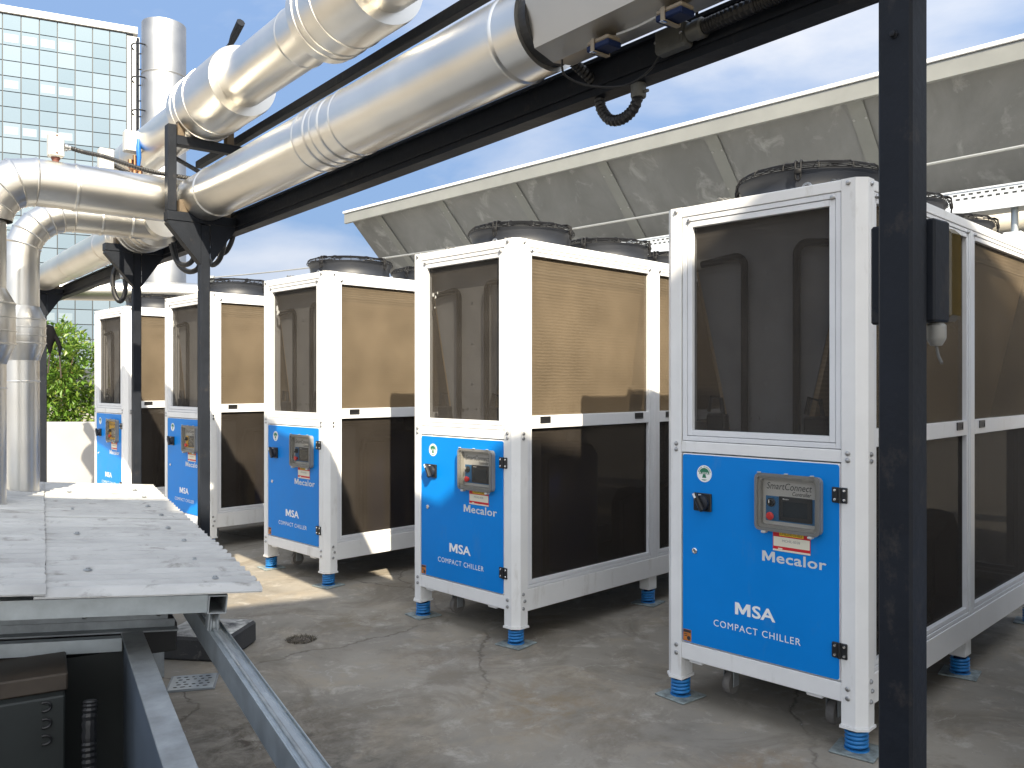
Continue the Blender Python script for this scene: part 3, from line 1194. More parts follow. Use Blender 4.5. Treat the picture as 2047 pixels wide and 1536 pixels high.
    part('light_block_plate', (L - .099, .055, 1.265), (L - .095, W - .055, 2.285), M['cavity'], 0)  # dark plate added to stop daylight coming through the back mesh
    for (yy, z_) in [(.48, 2.0), (.48, 1.75), (.48, 1.5), (.40, 1.34), (.44, 1.345), (.52, 1.345), (.56, 1.34), (.62, 1.33), (.36, 1.33)]:
        mb = MB()
        mb.lathe([(.009, 0), (.009, .004)], (.0995, yy, z_), (-1, 0, 0), 8)
        mb.build('bolt', M['bolt'], ep)
    def bent(y_out, y_in, zt_):
        pts = [(.075, y_out, zt_ - .02)]
        sg = 1 if y_in > y_out else -1
        rr = .05
        cx_, cz_ = y_in - sg * rr, zt_ - rr
        for i in range(7):
            a = PI / 2 - PI / 2 * i / 6
            pts.append((.075, cx_ + sg * rr * math.cos(a), cz_ + rr * math.sin(a)))
        pts.append((.075, y_in, 1.28))
        mb = MB()
        mb.tube(pts, .0165, 10)
        mb.build('bent_tube', M['cloth'], R, smooth=60)
    bent(.80, .575, 2.085)
    bent(.12, .325, 2.11)
    # small parts low inside the upper bay
    for s_ in (.24, W - .24):
        mb = MB()
        mb.box((.06, s_ - .05, 1.275), (.16, s_ + .05, 1.36), .008)
        mb.tube([(.08, s_ - .03, 1.36), (.08, s_ - .02, 1.43), (.08, s_ + .03, 1.44), (.08, s_ + .045, 1.37)], .01, 8)
        mb.build('valve_block', M['rubber'], R)
    # lower bay: blue drum imitating a reflection in the mesh, compressor, switch cabinet
    mb = MB()
    mb.lathe([(.18, .24), (.225, .27), (.225, 1.02), (.19, 1.08), (.06, 1.10)], (.98, .50, 0), seg=28)
    mb.build('reflection_drum', M['reflection_blue'], R, smooth=50)
    mb = MB()
    mb.lathe([(.12, .24), (.14, .27), (.14, .62), (.10, .72), (.03, .74)], (1.62, .42, 0), seg=22)
    mb.lathe([(.12, .24), (.14, .27), (.14, .62), (.10, .72), (.03, .74)], (2.05, .42, 0), seg=22)
    mb.build('compressor', M['rubber'], R, smooth=50)
    part('switch_cabinet', (.075, .12, .30), (.34, W - .12, 1.17), M['plate'], .004)
    part('pipe_panel', (.60, W - .20, .24), (1.30, W - .17, 1.15), M['tan'], 0)
    mb = MB()
    mb.tube([(.42, .16, .24), (.42, .16, .95), (.47, .20, 1.05), (.80, .30, 1.05)], .022, 10)
    mb.tube([(1.15, .15, .24), (1.15, .15, .70), (1.5, .2, .75)], .025, 10)
    mb.build('water_pipe', M['rubber'], R, smooth=60)
    # door
    mb = MB()
    mb.box((.004, .100, .284), (.03, W - .100, 1.1745), .004)
    door = mb.build('door', M['white'], R)
    mb = MB()
    r_ = .012
    ya, yb, za, zb_ = .104, W - .1035, .2885, 1.170
    poly = []
    for (cy_, cz_, a0) in ((yb - r_, zb_ - r_, 0), (ya + r_, zb_ - r_, 90), (ya + r_, za + r_, 180), (yb - r_, za + r_, 270)):
        for i in range(4):
            a = math.radians(a0 + i * 30)
            poly.append((.0035, cy_ + r_ * math.cos(a), cz_ + r_ * math.sin(a)))
    mb.prism(poly, (-.0025, 0, 0))
    mb.build('door_skin', M['blue'], door)
    xd = .001            # outer plane of the skin
    MP = ((0, 0), (0, 1), (.25, 1), (.5, .44), (.75, 1), (1, 1), (1, 0), (.79, 0), (.79, .60), (.57, .10), (.43, .10), (.21, .60), (.21, 0))
    def capital_m(yl, z0, w, h, m_):
        mb = MB()
        mb.prism([(xd - .0006, yl - a * w, z0 + b * h) for a, b in MP], (-.0003, 0, 0))
        return mb.build('lettering', m_, door)
    capital_m(.580, .4672, .076, .054, M['letter'])
    front_text('SA', .496, .4665, .111, .0555, xd - .0006, M['letter'], door, bold=.022)
    front_text('COMPACT CHILLER', .690, .392, .420, .030, xd - .0006, M['letter'], door, bold=0, space=1.15)
    capital_m(.447, .7278, .060, .045, M['letter_grey'])
    front_text('ecalor', .380, .727, .223, .0455, xd - .0006, M['letter_grey'], door, bold=.018, space=1.05)
    # emblem
    mb = MB()
    mb.lathe([(.039, 0), (.039, .0008)], (xd - .0002, .739, 1.085), (-1, 0, 0), 32)
    em = mb.build('emblem', M['letter'], door)
    mb = MB()
    mb.add([(xd - .0016, .739 + .027 * math.cos(a), 1.085 + .027 * math.sin(a)) for a in [math.radians(-5 + 190 * i / 18) for i in range(19)]], [tuple(range(19))])
    mb.add([(xd - .0016, y_, z_) for y_, z_ in ((.745, 1.083), (.733, 1.083), (.728, 1.066), (.750, 1.066))], [(0, 1, 2, 3)])
    mb.add([(xd - .0016, .739 + .031 * math.cos(a), 1.085 + .031 * math.sin(a)) for a in [math.radians(-60 - 60 * i / 8) for i in range(9)]], [tuple(range(9))])
    for i in range(22):
        a = math.radians(15 + 150 * i / 21)
        if i in (8, 9):
            continue
        p0, p1 = .030, .0345
        d_ = math.radians(1.9)
        mb.add([(xd - .0016, .739 + r * math.cos(b), 1.085 + r * math.sin(b)) for r, b in ((p0, a - d_), (p1, a - d_), (p1, a + d_), (p0, a + d_))], [(0, 1, 2, 3)])
    eg = mb.build('emblem_print', M['green'], door)
    front_text('R-410A', .763, 1.082, .048, .011, xd - .0024, M['letter'], door, bold=.01)
    # rotary isolator switch
    mb = MB()
    mb.box((xd - .012, .698, .912), (xd - .0003, .792, .995), .003)
    sw = mb.build('rotary_switch', M['black'], R)
    mb = MB()
    mb.lathe([(.036, 0), (.034, .014), (.030, .016)], (xd - .012, .742, .952), (-1, 0, 0), 24)
    mb.build('dial', M['shroud'], sw, smooth=40)
    c_ = Vector((xd - .034, .745, .953))
    T = Matrix.Translation(c_) @ Matrix.Rotation(math.radians(-28), 4, 'X')
    mb = MB()
    mb.box((-.016, -.012, -.042), (.008, .012, .050), .006, T)
    mb.build('switch_lever', M['black'], sw)
    mb = MB()
    T2 = Matrix.Translation(c_ + Vector((-.0165, 0, 0))) @ Matrix.Rotation(math.radians(-28), 4, 'X')
    mb.box((-.001, -.005, .026), (.001, .005, .048), 0, T2)
    mb.box((xd - .0131, .748, .980), (xd - .0122, .765, .989), 0)
    mb.box((xd - .0131, .746, .917), (xd - .0122, .760, .928), 0)
    mb.build('marking', M['letter'], sw)
    # lock
    mb = MB()
    mb.lathe([(.014, 0), (.0135, .004), (.009, .006), (.008, .003), (.0, .003)], (xd, .790, .722), (-1, 0, 0), 20, cap=False)
    lk = mb.build('lock', M['chrome'], door, smooth=40)
    # hinges
    for zh in (1.046, .412):
        mb = MB()
        mb.box((xd - .010, .104, zh - .032), (xd - .0003, .132, zh + .032), .003)
        mb.box((xd - .010, .068, zh - .032), (xd - .0003, .094, zh + .032), .003)
        mb.tube([(xd - .008, .099, zh - .032), (xd - .008, .099, zh + .032)], .0062, 10)
        hg = mb.build('hinge', M['black'], door)
        mb = MB()
        for yy in (.119, .080):
            for zz_ in (-.019, .019):
                mb.lathe([(.0065, 0), (.0055, .002), (.003, .0022), (.0025, .001)], (xd - .010, yy, zh + zz_), (-1, 0, 0), 12)
        mb.build('hinge_screw', M['chrome'], door)
    # warning sticker
    mb = MB()
    mb.box((xd - .0008, W - .150, .292), (xd - .0001, W - .106, .346), 0)
    sk = mb.build('warning_sticker', M['orange'], R)
    mb = MB()
    mb.box((xd - .0012, W - .148, .332), (xd - .0009, W - .108, .344), 0)
    mb.box((xd - .0012, W - .127, .322), (xd - .0009, W - .112, .326), 0)
    mb.box((xd - .0012, W - .127, .314), (xd - .0009, W - .114, .318), 0)
    mb.lathe([(.010, 0), (.010, .0003)], (xd - .0009, W - .137, .307), (-1, 0, 0), 12)
    mb.build('sticker_print', M['ink'], sk)
    # control box under a clear hinged cover
    cb = MB()
    ca, cbm, cz0, cz1 = .172, .462, .870, 1.112
    ringd = .042
    def rr_poly(a0, a1, b0, b1, r, x, n=5):
        out = []
        for (cy_, cz_, s_) in ((a1 - r, b1 - r, 0), (a0 + r, b1 - r, 90), (a0 + r, b0 + r, 180), (a1 - r, b0 + r, 270)):
            for i in range(n):
                a = math.radians(s_ + 90 * i / (n - 1))
                out.append((x, cy_ + r * math.cos(a), cz_ + r * math.sin(a)))
        return out
    def rr_ring(mb, A, B, x0, x1):
        n = len(A)
        A0 = [(x0, p[1], p[2]) for p in A]; B0 = [(x0, p[1], p[2]) for p in B]
        A1 = [(x1, p[1], p[2]) for p in A]; B1 = [(x1, p[1], p[2]) for p in B]
        fs = []
        for i in range(n):
            j = (i + 1) % n
            fs += [(i, j, n + j, n + i), (2 * n + i, 3 * n + i, 3 * n + j, 2 * n + j), (i, 2 * n + i, 2 * n + j, j), (n + i, n + j, 3 * n + j, 3 * n + i)]
        mb.add(A0 + B0 + A1 + B1, fs)
    rr_ring(cb, rr_poly(ca, cbm, cz0, cz1, .022, 0), rr_poly(ca + .022, cbm - .022, cz0 + .022, cz1 - .022, .012, 0), xd - .0003, xd - .030)
    CB = cb.build('control_box', M['grey_plastic'], R)
    mb = MB()
    mb.box((xd - .006, ca + .0225, cz0 + .0225), (xd - .0004, cbm - .0225, cz1 - .0225), 0)
    mb.build('faceplate', M['panel_grey'], CB)
    mb = MB()
    mb.box((xd - .0072, ca + .030, cz0 + .038), (xd - .0062, cbm - .036, cz1 - .096), 0)
    mb.build('lower_faceplate', M['panel_blue'], CB)
    front_text('SmartConnect', cbm - .040, cz1 - .066, .205, .029, xd - .0068, M['ink'], CB, shear=.22)
    front_text('Controller', cbm - .158, cz1 - .088, .084, .017, xd - .0068, M['ink'], CB, shear=.22, bold=.012)
    mb = MB()
    mb.box((xd - .013, ca + .042, cz0 + .044), (xd - .0074, ca + .192, cz0 + .148), .004)
    mb.build('display', M['black'], CB)
    mb = MB()
    mb.box((xd - .0140, ca + .062, cz0 + .062), (xd - .0132, ca + .172, cz0 + .128), 0)
    mb.build('display_screen', M['screen'], CB)
    front_text('Mecalor', ca + .172, cz0 + .135, .028, .006, xd - .0136, M['letter'], CB, bold=.01)
    mb = MB()
    mb.lathe([(.019, 0), (.019, .006), (.015, .008), (.014, .016)], (xd - .0074, cbm - .062, cz0 + .118), (-1, 0, 0), 20)
    mb.box((xd - .030, cbm - .066, cz0 + .104), (xd - .022, cbm - .058, cz0 + .132), .002)
    mb.build('selector_knob', M['black'], CB, smooth=40)
    mb = MB()
    mb.box((xd - .0308, cbm - .0635, cz0 + .118), (xd - .0301, cbm - .0605, cz0 + .131), 0)
    mb.build('marking', M['letter'], CB)
    mb = MB()
    mb.lathe([(.011, 0), (.011, .010), (.017, .011), (.017, .017), (.013, .021), (.0, .022)], (xd - .0074, cbm - .062, cz0 + .060), (-1, 0, 0), 20)
    mb.build('stop_button', M['red'], CB, smooth=40)
    mb = MB()
    rr_ring(mb, rr_poly(ca - .003, cbm + .003, cz0 - .003, cz1 + .003, .024, 0), rr_poly(ca + .011, cbm - .011, cz0 + .011, cz1 - .011, .014, 0), xd - .0305, xd - .038)
    mb.build('cover_rim', M['clear_edge'], CB)
    mb = MB()
    mb.prism(rr_poly(ca + .0122, cbm - .0122, cz0 + .0122, cz1 - .0122, .014, xd - .035), (-.0025, 0, 0))
    mb.build('clear_cover', M['clear'], CB)
    mb = MB()
    for yy, zz_ in ((cbm - .04, cz0 - .006), (ca + .04, cz0 - .006)):
        mb = MB()
        mb.box((xd - .044, yy - .010, zz_ - .008), (xd - .014, yy + .010, zz_ + .0025), .003)
        mb.build('cover_latch', M['grey_light'], CB)
    for yy in (cbm - .02, (ca + cbm) / 2, ca + .03):
        mb = MB()
        mb.box((xd - .044, yy - .008, cz1 + .0035), (xd - .032, yy + .008, cz1 + .008), .002)
        mb.build('cover_latch', M['grey_light'], CB)
    # asset tag below the control box
    mb = MB()
    mb.box((xd - .0014, .226, .780), (xd - .0005, .396, .872), 0)
    AT = mb.build('asset_tag', M['red_print'], R)
    mb = MB()
    mb.box((xd - .0020, .256, .847), (xd - .0016, .366, .867), 0)
    mb.build('tag_strip', M['yellow_print'], AT)
    mb = MB()
    mb.box((xd - .0020, .229, .801), (xd - .0016, .393, .842), 0)
    mb.box((xd - .0020, .2265, .7805), (xd - .0016, .3955, .788), 0)
    mb.box((xd - .0020, .352, .789), (xd - .0016, .372, .794), 0)
    mb.build('tag_field', M['cream'], AT)
    front_text('MCHIL-0038', .352, .821, .080, .011, xd - .0026, M['ink_grey'], AT)
    # bolts
    bt = MB()
    bt.lathe([(.0105, 0), (.0105, .003), (.008, .0045), (.007, .008), (.003, .009)], (0, 0, 0), (-1, 0, 0), 8)
    bme = bt.mesh('bolt')
    bme.materials.append(M['bolt'])
    for (yy, z_) in ((.068, 1.218), (.068, 1.190), (.068, .262), (.068, .224), (W - .068, 1.218), (W - .068, 1.190), (W - .068, .262), (W - .068, .224), (.066, 2.316), (W - .066, 2.316)):
        o = put('bolt', bme, posts[0] if yy < .5 else posts[1], loc=(-.0002, yy, z_))
    for (xx, z_) in ((.060, 1.215), (.060, 1.187), (.058, .296), (.070, .255), (.058, .214), (.066, 2.312)):
        put('bolt', bme, posts[0], loc=(xx, -.0002, z_), rot=(0, 0, PI / 2))
    for (yy, z_) in ((.135, 2.268), (W - .135, 2.268)):
        put('bolt', bme, R, loc=(.0055, yy, z_), rot=None)
    for xx in (.135, 1.285, 1.40, L - .135):
        put('bolt', bme, R, loc=(xx, .0055, 2.272), rot=(0, 0, PI / 2))
    # spring feet
    for (fx, fy) in ((.055, .055), (.055, W - .055), (L - .055, .055), (L - .055, W - .055), (1.34, .06), (1.34, W - .06)):
        mb = MB()
        pts = []
        turns = 4.3
        for i in range(int(turns * 16) + 1):
            a = 2 * PI * i / 16
            pts.append((fx + .040 * math.cos(a), fy + .040 * math.sin(a), .020 + .072 * i / (turns * 16)))
        mb.tube(pts, .0076, 8)
        sp = mb.build('spring_foot', M['blue_spring'], R, smooth=60)
        mb = MB()
        mb.lathe([(.029, .014), (.029, .100)], (fx, fy, 0), seg=16)
        mb.build('spring_core', M['navy'], sp, smooth=40)
        mb = MB()
        a = .088
        c2 = math.radians(8 if fy < .5 else -6)
        T = Matrix.Translation((fx, fy, 0)) @ Matrix.Rotation(c2, 4, 'Z')
        mb.box((-a, -a, .001), (a, a, .009), .003, T)
        mb.build('base_plate', M['spring_plate'], sp)
        mb = MB()
        mb.lathe([(.049, .009), (.049, .014)], (fx, fy, 0), seg=20)
        mb.build('spring_seat', M['blue_spring'], sp)
        if fx == 1.34:
            mb = MB()
            mb.box((fx - .045, fy - .04, .1005), (fx + .045, fy + .04, .1915), .003)
            mb.build('foot_bracket', M['white'], sp)
    # castors
    for (fx, fy) in ((.17, .70), (.17, .20), (L - .17, .70), (L - .17, .20)):
        mb = MB()
        mb.box((fx - .045, fy - .045, .197), (fx + .045, fy + .045, .2025), 0)
        mb.box((fx - .025, fy - .028, .075), (fx + .025, fy - .023, .197), .002)
        mb.box((fx - .025, fy + .023, .075), (fx + .025, fy + .028, .197), .002)
        cs = mb.build('castor', M['galv_dull'], R)
        mb = MB()
        mb.lathe([(.020, -.018), (.05, -.018), (.055, -.008), (.055, .008), (.05, .018), (.020, .018)], (fx, fy, .09), (0, 1, 0), 24)
        mb.build('wheel', M['castor'], cs, smooth=40)
    # brackets behind the front rail
    for yy in (.22, W - .16):
        mb = MB()
        mb.box((.02, yy - .035, .186), (.08, yy + .035, .202), .002)
        mb.build('rail_bracket', M['white'], R)
    # fans
    for xf in (.53, 1.37, 2.20):
        c = (xf, W / 2, 0)
        mb = MB()
        mb.lathe([(.345, 2.3265), (.340, 2.345), (.322, 2.37), (.318, 2.41), (.326, 2.445), (.338, 2.460), (.338, 2.468), (.330, 2.468), (.312, 2.44), (.306, 2.40), (.31, 2.335)], c, seg=56, cap=False)
        fan = mb.build('fan', M['shroud'], R, smooth=50)
        mb = MB()
        def circ(r, z):
            return [(c[0] + r * math.cos(2 * PI * i / 44), c[1] + r * math.sin(2 * PI * i / 44), z) for i in range(44)]
        for r, z in ((.347, 2.466), (.346, 2.474), (.341, 2.483), (.334, 2.491), (.324, 2.498), (.306, 2.504), (.28, 2.509), (.245, 2.513), (.21, 2.516), (.17, 2.519), (.13, 2.521), (.09, 2.522)):
            mb.tube(circ(r, z), .0024, 4, closed=True)
        for i in range(14):
            a = 2 * PI * i / 14 + .1
            mb.tube([(c[0] + r * math.cos(a), c[1] + r * math.sin(a), z + .003) for r, z in ((.348, 2.462), (.343, 2.485), (.324, 2.499), (.28, 2.510), (.09, 2.523))], .0026, 4)
        mb.build('grille', M['wire'], fan)
        for i in range(4):
            a = 2 * PI * i / 4 + PI * 1.03 + .20
            T = Matrix.Translation(c) @ Matrix.Rotation(a, 4, 'Z')
            mb = MB()
            for dy in (-.012, .012):
                mb.tube([T @ Vector(p) for p in ((.30, dy, 2.507), (.335, dy, 2.505), (.352, dy, 2.495), (.356, dy, 2.455), (.352, dy * .9, 2.425))], .0048, 6)
            mb.tube([T @ Vector(p) for p in ((.352, -.011, 2.425), (.353, -.007, 2.414), (.353, 0, 2.411), (.353, .007, 2.414), (.352, .011, 2.425))], .0048, 6)
            mb.box((.345, -.016, 2.440), (.362, .016, 2.465), .003, T)
            mb.build('clip', M['wire'], fan, smooth=60)
        mb = MB()
        mb.lathe([(.075, 2.40), (.09, 2.41), (.09, 2.49), (.07, 2.50)], c, seg=20)
        mb.build('hub', M['shroud'], fan, smooth=40)
        for i in range(5):
            a = 2 * PI * i / 5
            T = Matrix.Translation(c) @ Matrix.Rotation(a, 4, 'Z')
            mb = MB()
            mb.prism([T @ Vector(p) for p in ((.09, -.05, 2.42), (.30, -.10, 2.40), (.30, .07, 2.46), (.09, .04, 2.47))], (0, 0, .006))
            mb.build('blade', M['shroud'], fan)
    # loose sensor cable loops on top
    for (xx, yy, rr, n_) in ((.10, .72, .035, 3), (.075, .16, .024, 2)):
        mb = MB()
        for j in range(n_):
            pts = [(xx + .016 * j + .006 * math.sin(i), yy - rr * 1.3 + rr * 2.6 * i / 10 - .015 * j, 2.326 + rr * 1.25 * math.sin(PI * i / 10)) for i in range(11)]
            mb.tube(pts, .0042, 6)
        mb.build('cable_loop', M['cable_grey'], R, smooth=60)
    # top lifting eye near the fan
    mb = MB()
    mb.tube([(.12, .30 + .022 * math.cos(a), 2.350 + .024 * math.sin(a)) for a in [2 * PI * i / 14 for i in range(14)]], .005, 6, closed=True)
    mb.build('lifting_eye', M['bolt'], R, smooth=60)
    return R

ch5 = make_chiller()
tag(ch5, 'nearest white and blue chiller, standing right behind the thick black post')
chs = [ch5]
labs = ['second nearest white and blue chiller, its brown right side panel lit by the sun',
        'third white and blue chiller in the row, with sunlit concrete at its feet',
        'fourth white and blue chiller, cut by the grey post in front of its blue door',
        'farthest white and blue chiller at the left end of the row, against the green shrub']
for k in range(1, 5):
    c = copy_tree(ch5)
    c.location = P5 + U_ * 1.97 * k
    c['label'] = labs[k - 1]
    chs.append(c)
blocker = copy_tree(ch5)  # unseen copy added to block light from the nearest unit's right side
blocker.location = P5 - U_ * 1.97
blocker['label'] = 'unseen extra chiller beyond the right edge, added to darken the nearest one'
def child(o, nm):
    return [c for c in o.children if c.name.split('.')[0] == nm]
for k, c in enumerate(chs):
    at = child(c, 'asset_tag')[0]
    front_text('CHILLER-0%d-BLE' % (5 - k), .362, .8505, .100, .0125, .001 - .0026, M['ink'], at)
    if k >= 3:
        cbx = child(c, 'control_box')[0]
        for f in child(cbx, 'lower_faceplate') + (child(cbx, 'faceplate') if k == 4 else []):
            f.data = f.data.copy()
            f.data.materials[0] = M['amber']
            f['label'] = 'amber coloured faceplate'

# torn sticker remains on the front screens of the sunlit units
rs = random.Random(4)
for c, pieces in ((chs[1], ((.775, 2.065, .018), (.75, 2.05, .014), (.73, 2.075, .009), (.755, 1.985, .009))), (chs[2], ((.765, 2.105, .028), (.76, 2.07, .024), (.74, 2.075, .020))), (chs[3], ((.79, 2.10, .026), (.785, 2.07, .022)))):
    mb = MB()
    for (y_, z_, r_0) in pieces:
        n_ = 7
        mb.prism([(.0296, y_ + r_0 * rs.uniform(.25, .8) * math.cos(2 * PI * k_ / n_), z_ + r_0 * rs.uniform(.5, 1.2) * math.sin(2 * PI * k_ / n_)) for k_ in range(n_)], (-.0006, 0, 0))
    tag(mb.build('sticker_residue', M['grey_light'], c), kind='stuff')

# ------------------------------------------------------------------ pipe rack
QV = Vector((.7755, .6313, 0))
PV = Vector((-.6313, .7755, 0))
RR = math.atan2(QV.y, QV.x)             # local x = q, local y = t
QC = 1.6
def RK(q, t, z=0):
    return QV * q + PV * t + Vector((0, 0, z))
T1, T2, T3, T4 = .774, 4.67, 5.99, 9.2
rack = thing('pipe_rack', RK(QC, T2), RR, 'dark grey steel pipe rack of posts and beams carrying the aluminium pipes', 'pipe rack')
def rb(name, q0, q1, t0, t1, z0, z1, m=None, bev=.003, par=None):
    mb = MB()
    mb.box((q0 - QC, t0 - T2, z0), (q1 - QC, t1 - T2, z1), bev)
    return mb.build(name, m or M['steel_dark'], par or rack)
def hexbolt(par, p, axis, r=.011):
    mb = MB()
    mb.lathe([(r * 1.35, 0), (r * 1.35, .003), (r, .0035), (r, .010), (r * .5, .011)], p, axis, 6)
    return mb.build('bolt', M['steel_dark'], par)
BZ0, BZ1 = 2.364, 2.468
for (t, w, ztop) in ((T1, .033, 2.60), (T2, .027, 2.38), (T3, .026, 2.38), (T4, .027, 2.38)):
    po = rb('post', QC - w, QC + w, t - w, t + w, .132 if t == T2 else 0, ztop, bev=.005)
    if t == T1:
        hexbolt(po, (-w, t - T2 + .0, 1.5 + 685 / 1671 * 1.62), (-1, 0, 0), .006)
        rb('base_plate', QC - .09, QC + .09, t - .09, t + .09, .001, .012, par=po)
# long channel beam with lips
bm_ = MB()
def chan(q0, q1, z0, z1, t0, t1, lip=.012):
    bm_.box((q0 - QC, t0 - T2, z0), (q0 + .012 - QC, t1 - T2, z1))
    bm_.box((q0 + .0121 - QC, t0 - T2, z1 - lip), (q1 - QC, t1 - T2, z1))
    bm_.box((q0 + .0121 - QC, t0 - T2, z0), (q1 - QC, t1 - T2, z0 + lip))
    bm_.box((q0 - .014 - QC, t0 - T2, z1 - .010), (q0 - .0001 - QC, t1 - T2, z1 + .002))
    bm_.box((q0 - .010 - QC, t0 - T2, z0 + .022), (q0 - .0001 - QC, t1 - T2, z0 + .030))
chan(1.775, 1.84, BZ0, BZ1, -9, 10.2)
bm_.build('lower_beam', M['steel_dark'], rack)
rb('upper_beam', 1.78, 1.82, -9, 5.35, 2.862, 2.905)
for t in (T2, T3, T4):
    br = rb('bracket', 1.395, 1.772, t - .035, t + .035, 2.382, 2.432)
    for sg, qe in ((-1, 1.40), (1, 1.765)):
        mb = MB()
        qi = QC + sg * .027
        mb.prism([(qi - QC, t - T2 - .03, 2.381), (qe - QC, t - T2 - .03, 2.381), (qi - QC, t - T2 - .03, 2.17)], (0, .006, 0))
        mb.build('gusset', M['steel_dark'], br)
        mb = MB()
        mb.prism([(qi - QC, t - T2 - .03, 2.16), (qi - QC, t - T2 - .03, 2.172), (qe - QC, t - T2 - .03, 2.381), (qe - QC + sg * .003, t - T2 - .03, 2.367)], (0, .06, 0))
        mb.build('knee_brace', M['steel_dark'], br)
    # wood saddle blocks with a V cut
    for q0, q1 in ((1.46, 1.51), (1.69, 1.74)):
        sblk = rb('saddle_block', q0, q1, t - .028, t + .028, 2.4325, 2.50, M['wood'], .002, br)
# upper bracket on post two
ub = rb('upright', 1.398, 1.445, T2 - .032, T2 + .028, 2.4325, 2.90)
rb('cross_beam', 1.4455, 1.83, T2 - .03, T2 + .03, 2.795, 2.845, par=ub)
rb('saddle_block', 1.452, 1.49, T2 - .028, T2 + .028, 2.8455, 2.96, M['wood'], .002, ub)
rb('saddle_block', 1.72, 1.76, T2 - .028, T2 + .028, 2.8455, 2.92, M['wood'], .002, ub)
# supports nearer than the frame
for t in (1.2, -1.6):
    b2 = rb('cross_beam', 1.40, 1.83, t - .03, t + .03, 2.805, 2.850)
rb('bracket', 1.40, 1.772, T1 - .035, T1 + .035, 2.61, 2.66) if False else None

# footing of post two
ft = MB()
ft.box((-.20, -.19, 0), (.20, .19, .128), .014)
fo = ft.build('concrete_footing', M['footing_top'])
ftop = MB()
ftop.box((-.186, -.176, .1275), (.186, .176, .1310), .001)
ftop.build('worn_top', M['footing_worn'], fo)
fo.location = RK(QC + .045, T2 + .06)
fo.rotation_euler = (0, 0, math.radians(-8))
tag(fo, 'low black painted concrete footing with a worn white top, under the grey post', 'footing')

# pipes
def lap(root, P0, P1, R, ang, n_screw):
    P0, P1 = Vector(P0), Vector(P1)
    D = (P1 - P0).normalized()
    side = D.cross(Vector((0, 0, 1))).normalized()
    e = side * math.cos(ang) + Vector((0, 0, 1)) * math.sin(ang)
    tn = D.cross(e)
    mb = MB()
    a = P0 + e * (R + .0003)
    mb.prism([a - tn * .008 - e * .004, a - tn * .008 + e * .0012, a + tn * .008 + e * .0006, a + tn * .008 - e * .004], P1 - P0)
    o = mb.build('lap_seam', M['pipe'], root)
    for i in range(n_screw):
        c = P0.lerp(P1, (i + .5) / n_screw) + e * (R + .001)
        mb = MB()
        mb.lathe([(.005, 0), (.0045, .002), (.002, .003)], c, e, 8)
        mb.build('screw', M['bolt'], o)
LZ, UZ, PR = 2.53, 3.02, .13
def tpx(px, q):
    r = (px - 1023.5) / 1671
    return q * (QV.x - QV.y * 0 - r * QV.y) / (-PV.x + r * PV.y)
lp = thing('lower_pipe', RK(QC, T2, LZ), RR, 'lower large aluminium clad pipe running diagonally above the chillers', 'pipe')
def frac(ts, t0, t1):
    return [(t - t0) / (t1 - t0) for t in ts]
Ta, Tb = 5.06, 1.80
cuts = [tpx(p, QC) for p in (435, 640, 662, 676, 692, 716, 1045)]
clad_pipe(lp, (0, Ta - T2, 0), (0, Tb - T2, 0), PR, frac(cuts, Ta, Tb), M['pipe'], 56)
for t0_, t1_ in ((5.0, 3.92), (3.90, 3.2), (3.18, 2.05)):
    lap(lp, (0, t0_ - T2, 0), (0, t1_ - T2, 0), PR, math.radians(128), 9)
lap(lp, (0, 3.18 - T2, 0), (0, 2.05 - T2, 0), PR, math.radians(-152), 9)
# shade of the gap as black discs, then boxed cladding towards the camera
mb = MB()
mb.lathe([(PR * .88, 0), (PR * .88, .03)], (0, Tb - T2 - .030, 0), (0, 1, 0), 40)
mb.build('gap_ring', M['rubber'], lp)
prof = [(-.080, -.094), (-.01, -.117), (.065, -.108), (.112, -.055), (.122, .10), (-.130, .085)]
for i, (ta, tb) in enumerate(((1.768, 1.05), (1.046, .30), (.296, -.6), (-.604, -1.6), (-1.604, -9))):
    mb = MB()
    mb.prism([(a, ta - T2, b) for a, b in prof], (0, tb - ta, 0))
    mb.build('boxed_cladding', M['pipe_dull'], lp)
mb = MB()
mb.lathe([(.115, 0), (.115, .0335)], (0, 1.7685 - T2 - .0, 0), (0, 1, 0), 40)
mb.build('gap_shade_disc', M['rubber'], lp)

up = thing('upper_pipe', RK(QC, T2, UZ), RR, 'upper large aluminium clad pipe with two bulging valve jackets, highest of the pipes', 'pipe')
clad_pipe(up, (0, 7.9 - T2, 0), (0, -9 - T2, 0), PR, frac([6.9, 5.9, 4.78, 3.42, 2.0, .6, -1], 7.9, -9), M['pipe'], 56)
def jacket(t0, t1, lever_t):
    Rb = .178
    mb = MB()
    n = t1 - t0
    mb.lathe([(PR, -.05), (Rb, 0), (Rb, n - .02), (Rb - .004, n), (PR - .004, n + .001)], (0, t1 - T2, 0), (0, -1, 0), 56, cap=False)
    j = mb.build('valve_jacket', M['pipe'], up, smooth=35)
    for a in (.10, .2, .42):
        mb = MB()
        mb.lathe([(Rb - .003, a * n), (Rb + .004, a * n + .003), (Rb + .004, a * n + .01), (Rb - .003, a * n + .013)], (0, t1 - T2, 0), (0, -1, 0), 56, cap=False)
        mb.build('seam_band', M['pipe'], j, smooth=50)
    mb = MB()
    mb.tube([(0, lever_t - T2, Rb - .01), (0, lever_t - T2, Rb + .055)], .016, 10)
    pts = [Vector((.0, lever_t - T2 + .02, Rb + .05)), Vector((.0, lever_t - T2 - .03, Rb + .058)), Vector((.0, lever_t - T2 - .08, Rb + .085)), Vector((.0, lever_t - T2 - .17, Rb + .125))]
    mb.tube(pts, [.012, .013, .020, .022], 8)
    mb.build('valve_lever', M['steel_dark'], j, smooth=50)
jacket(4.10, 4.76, 4.30)
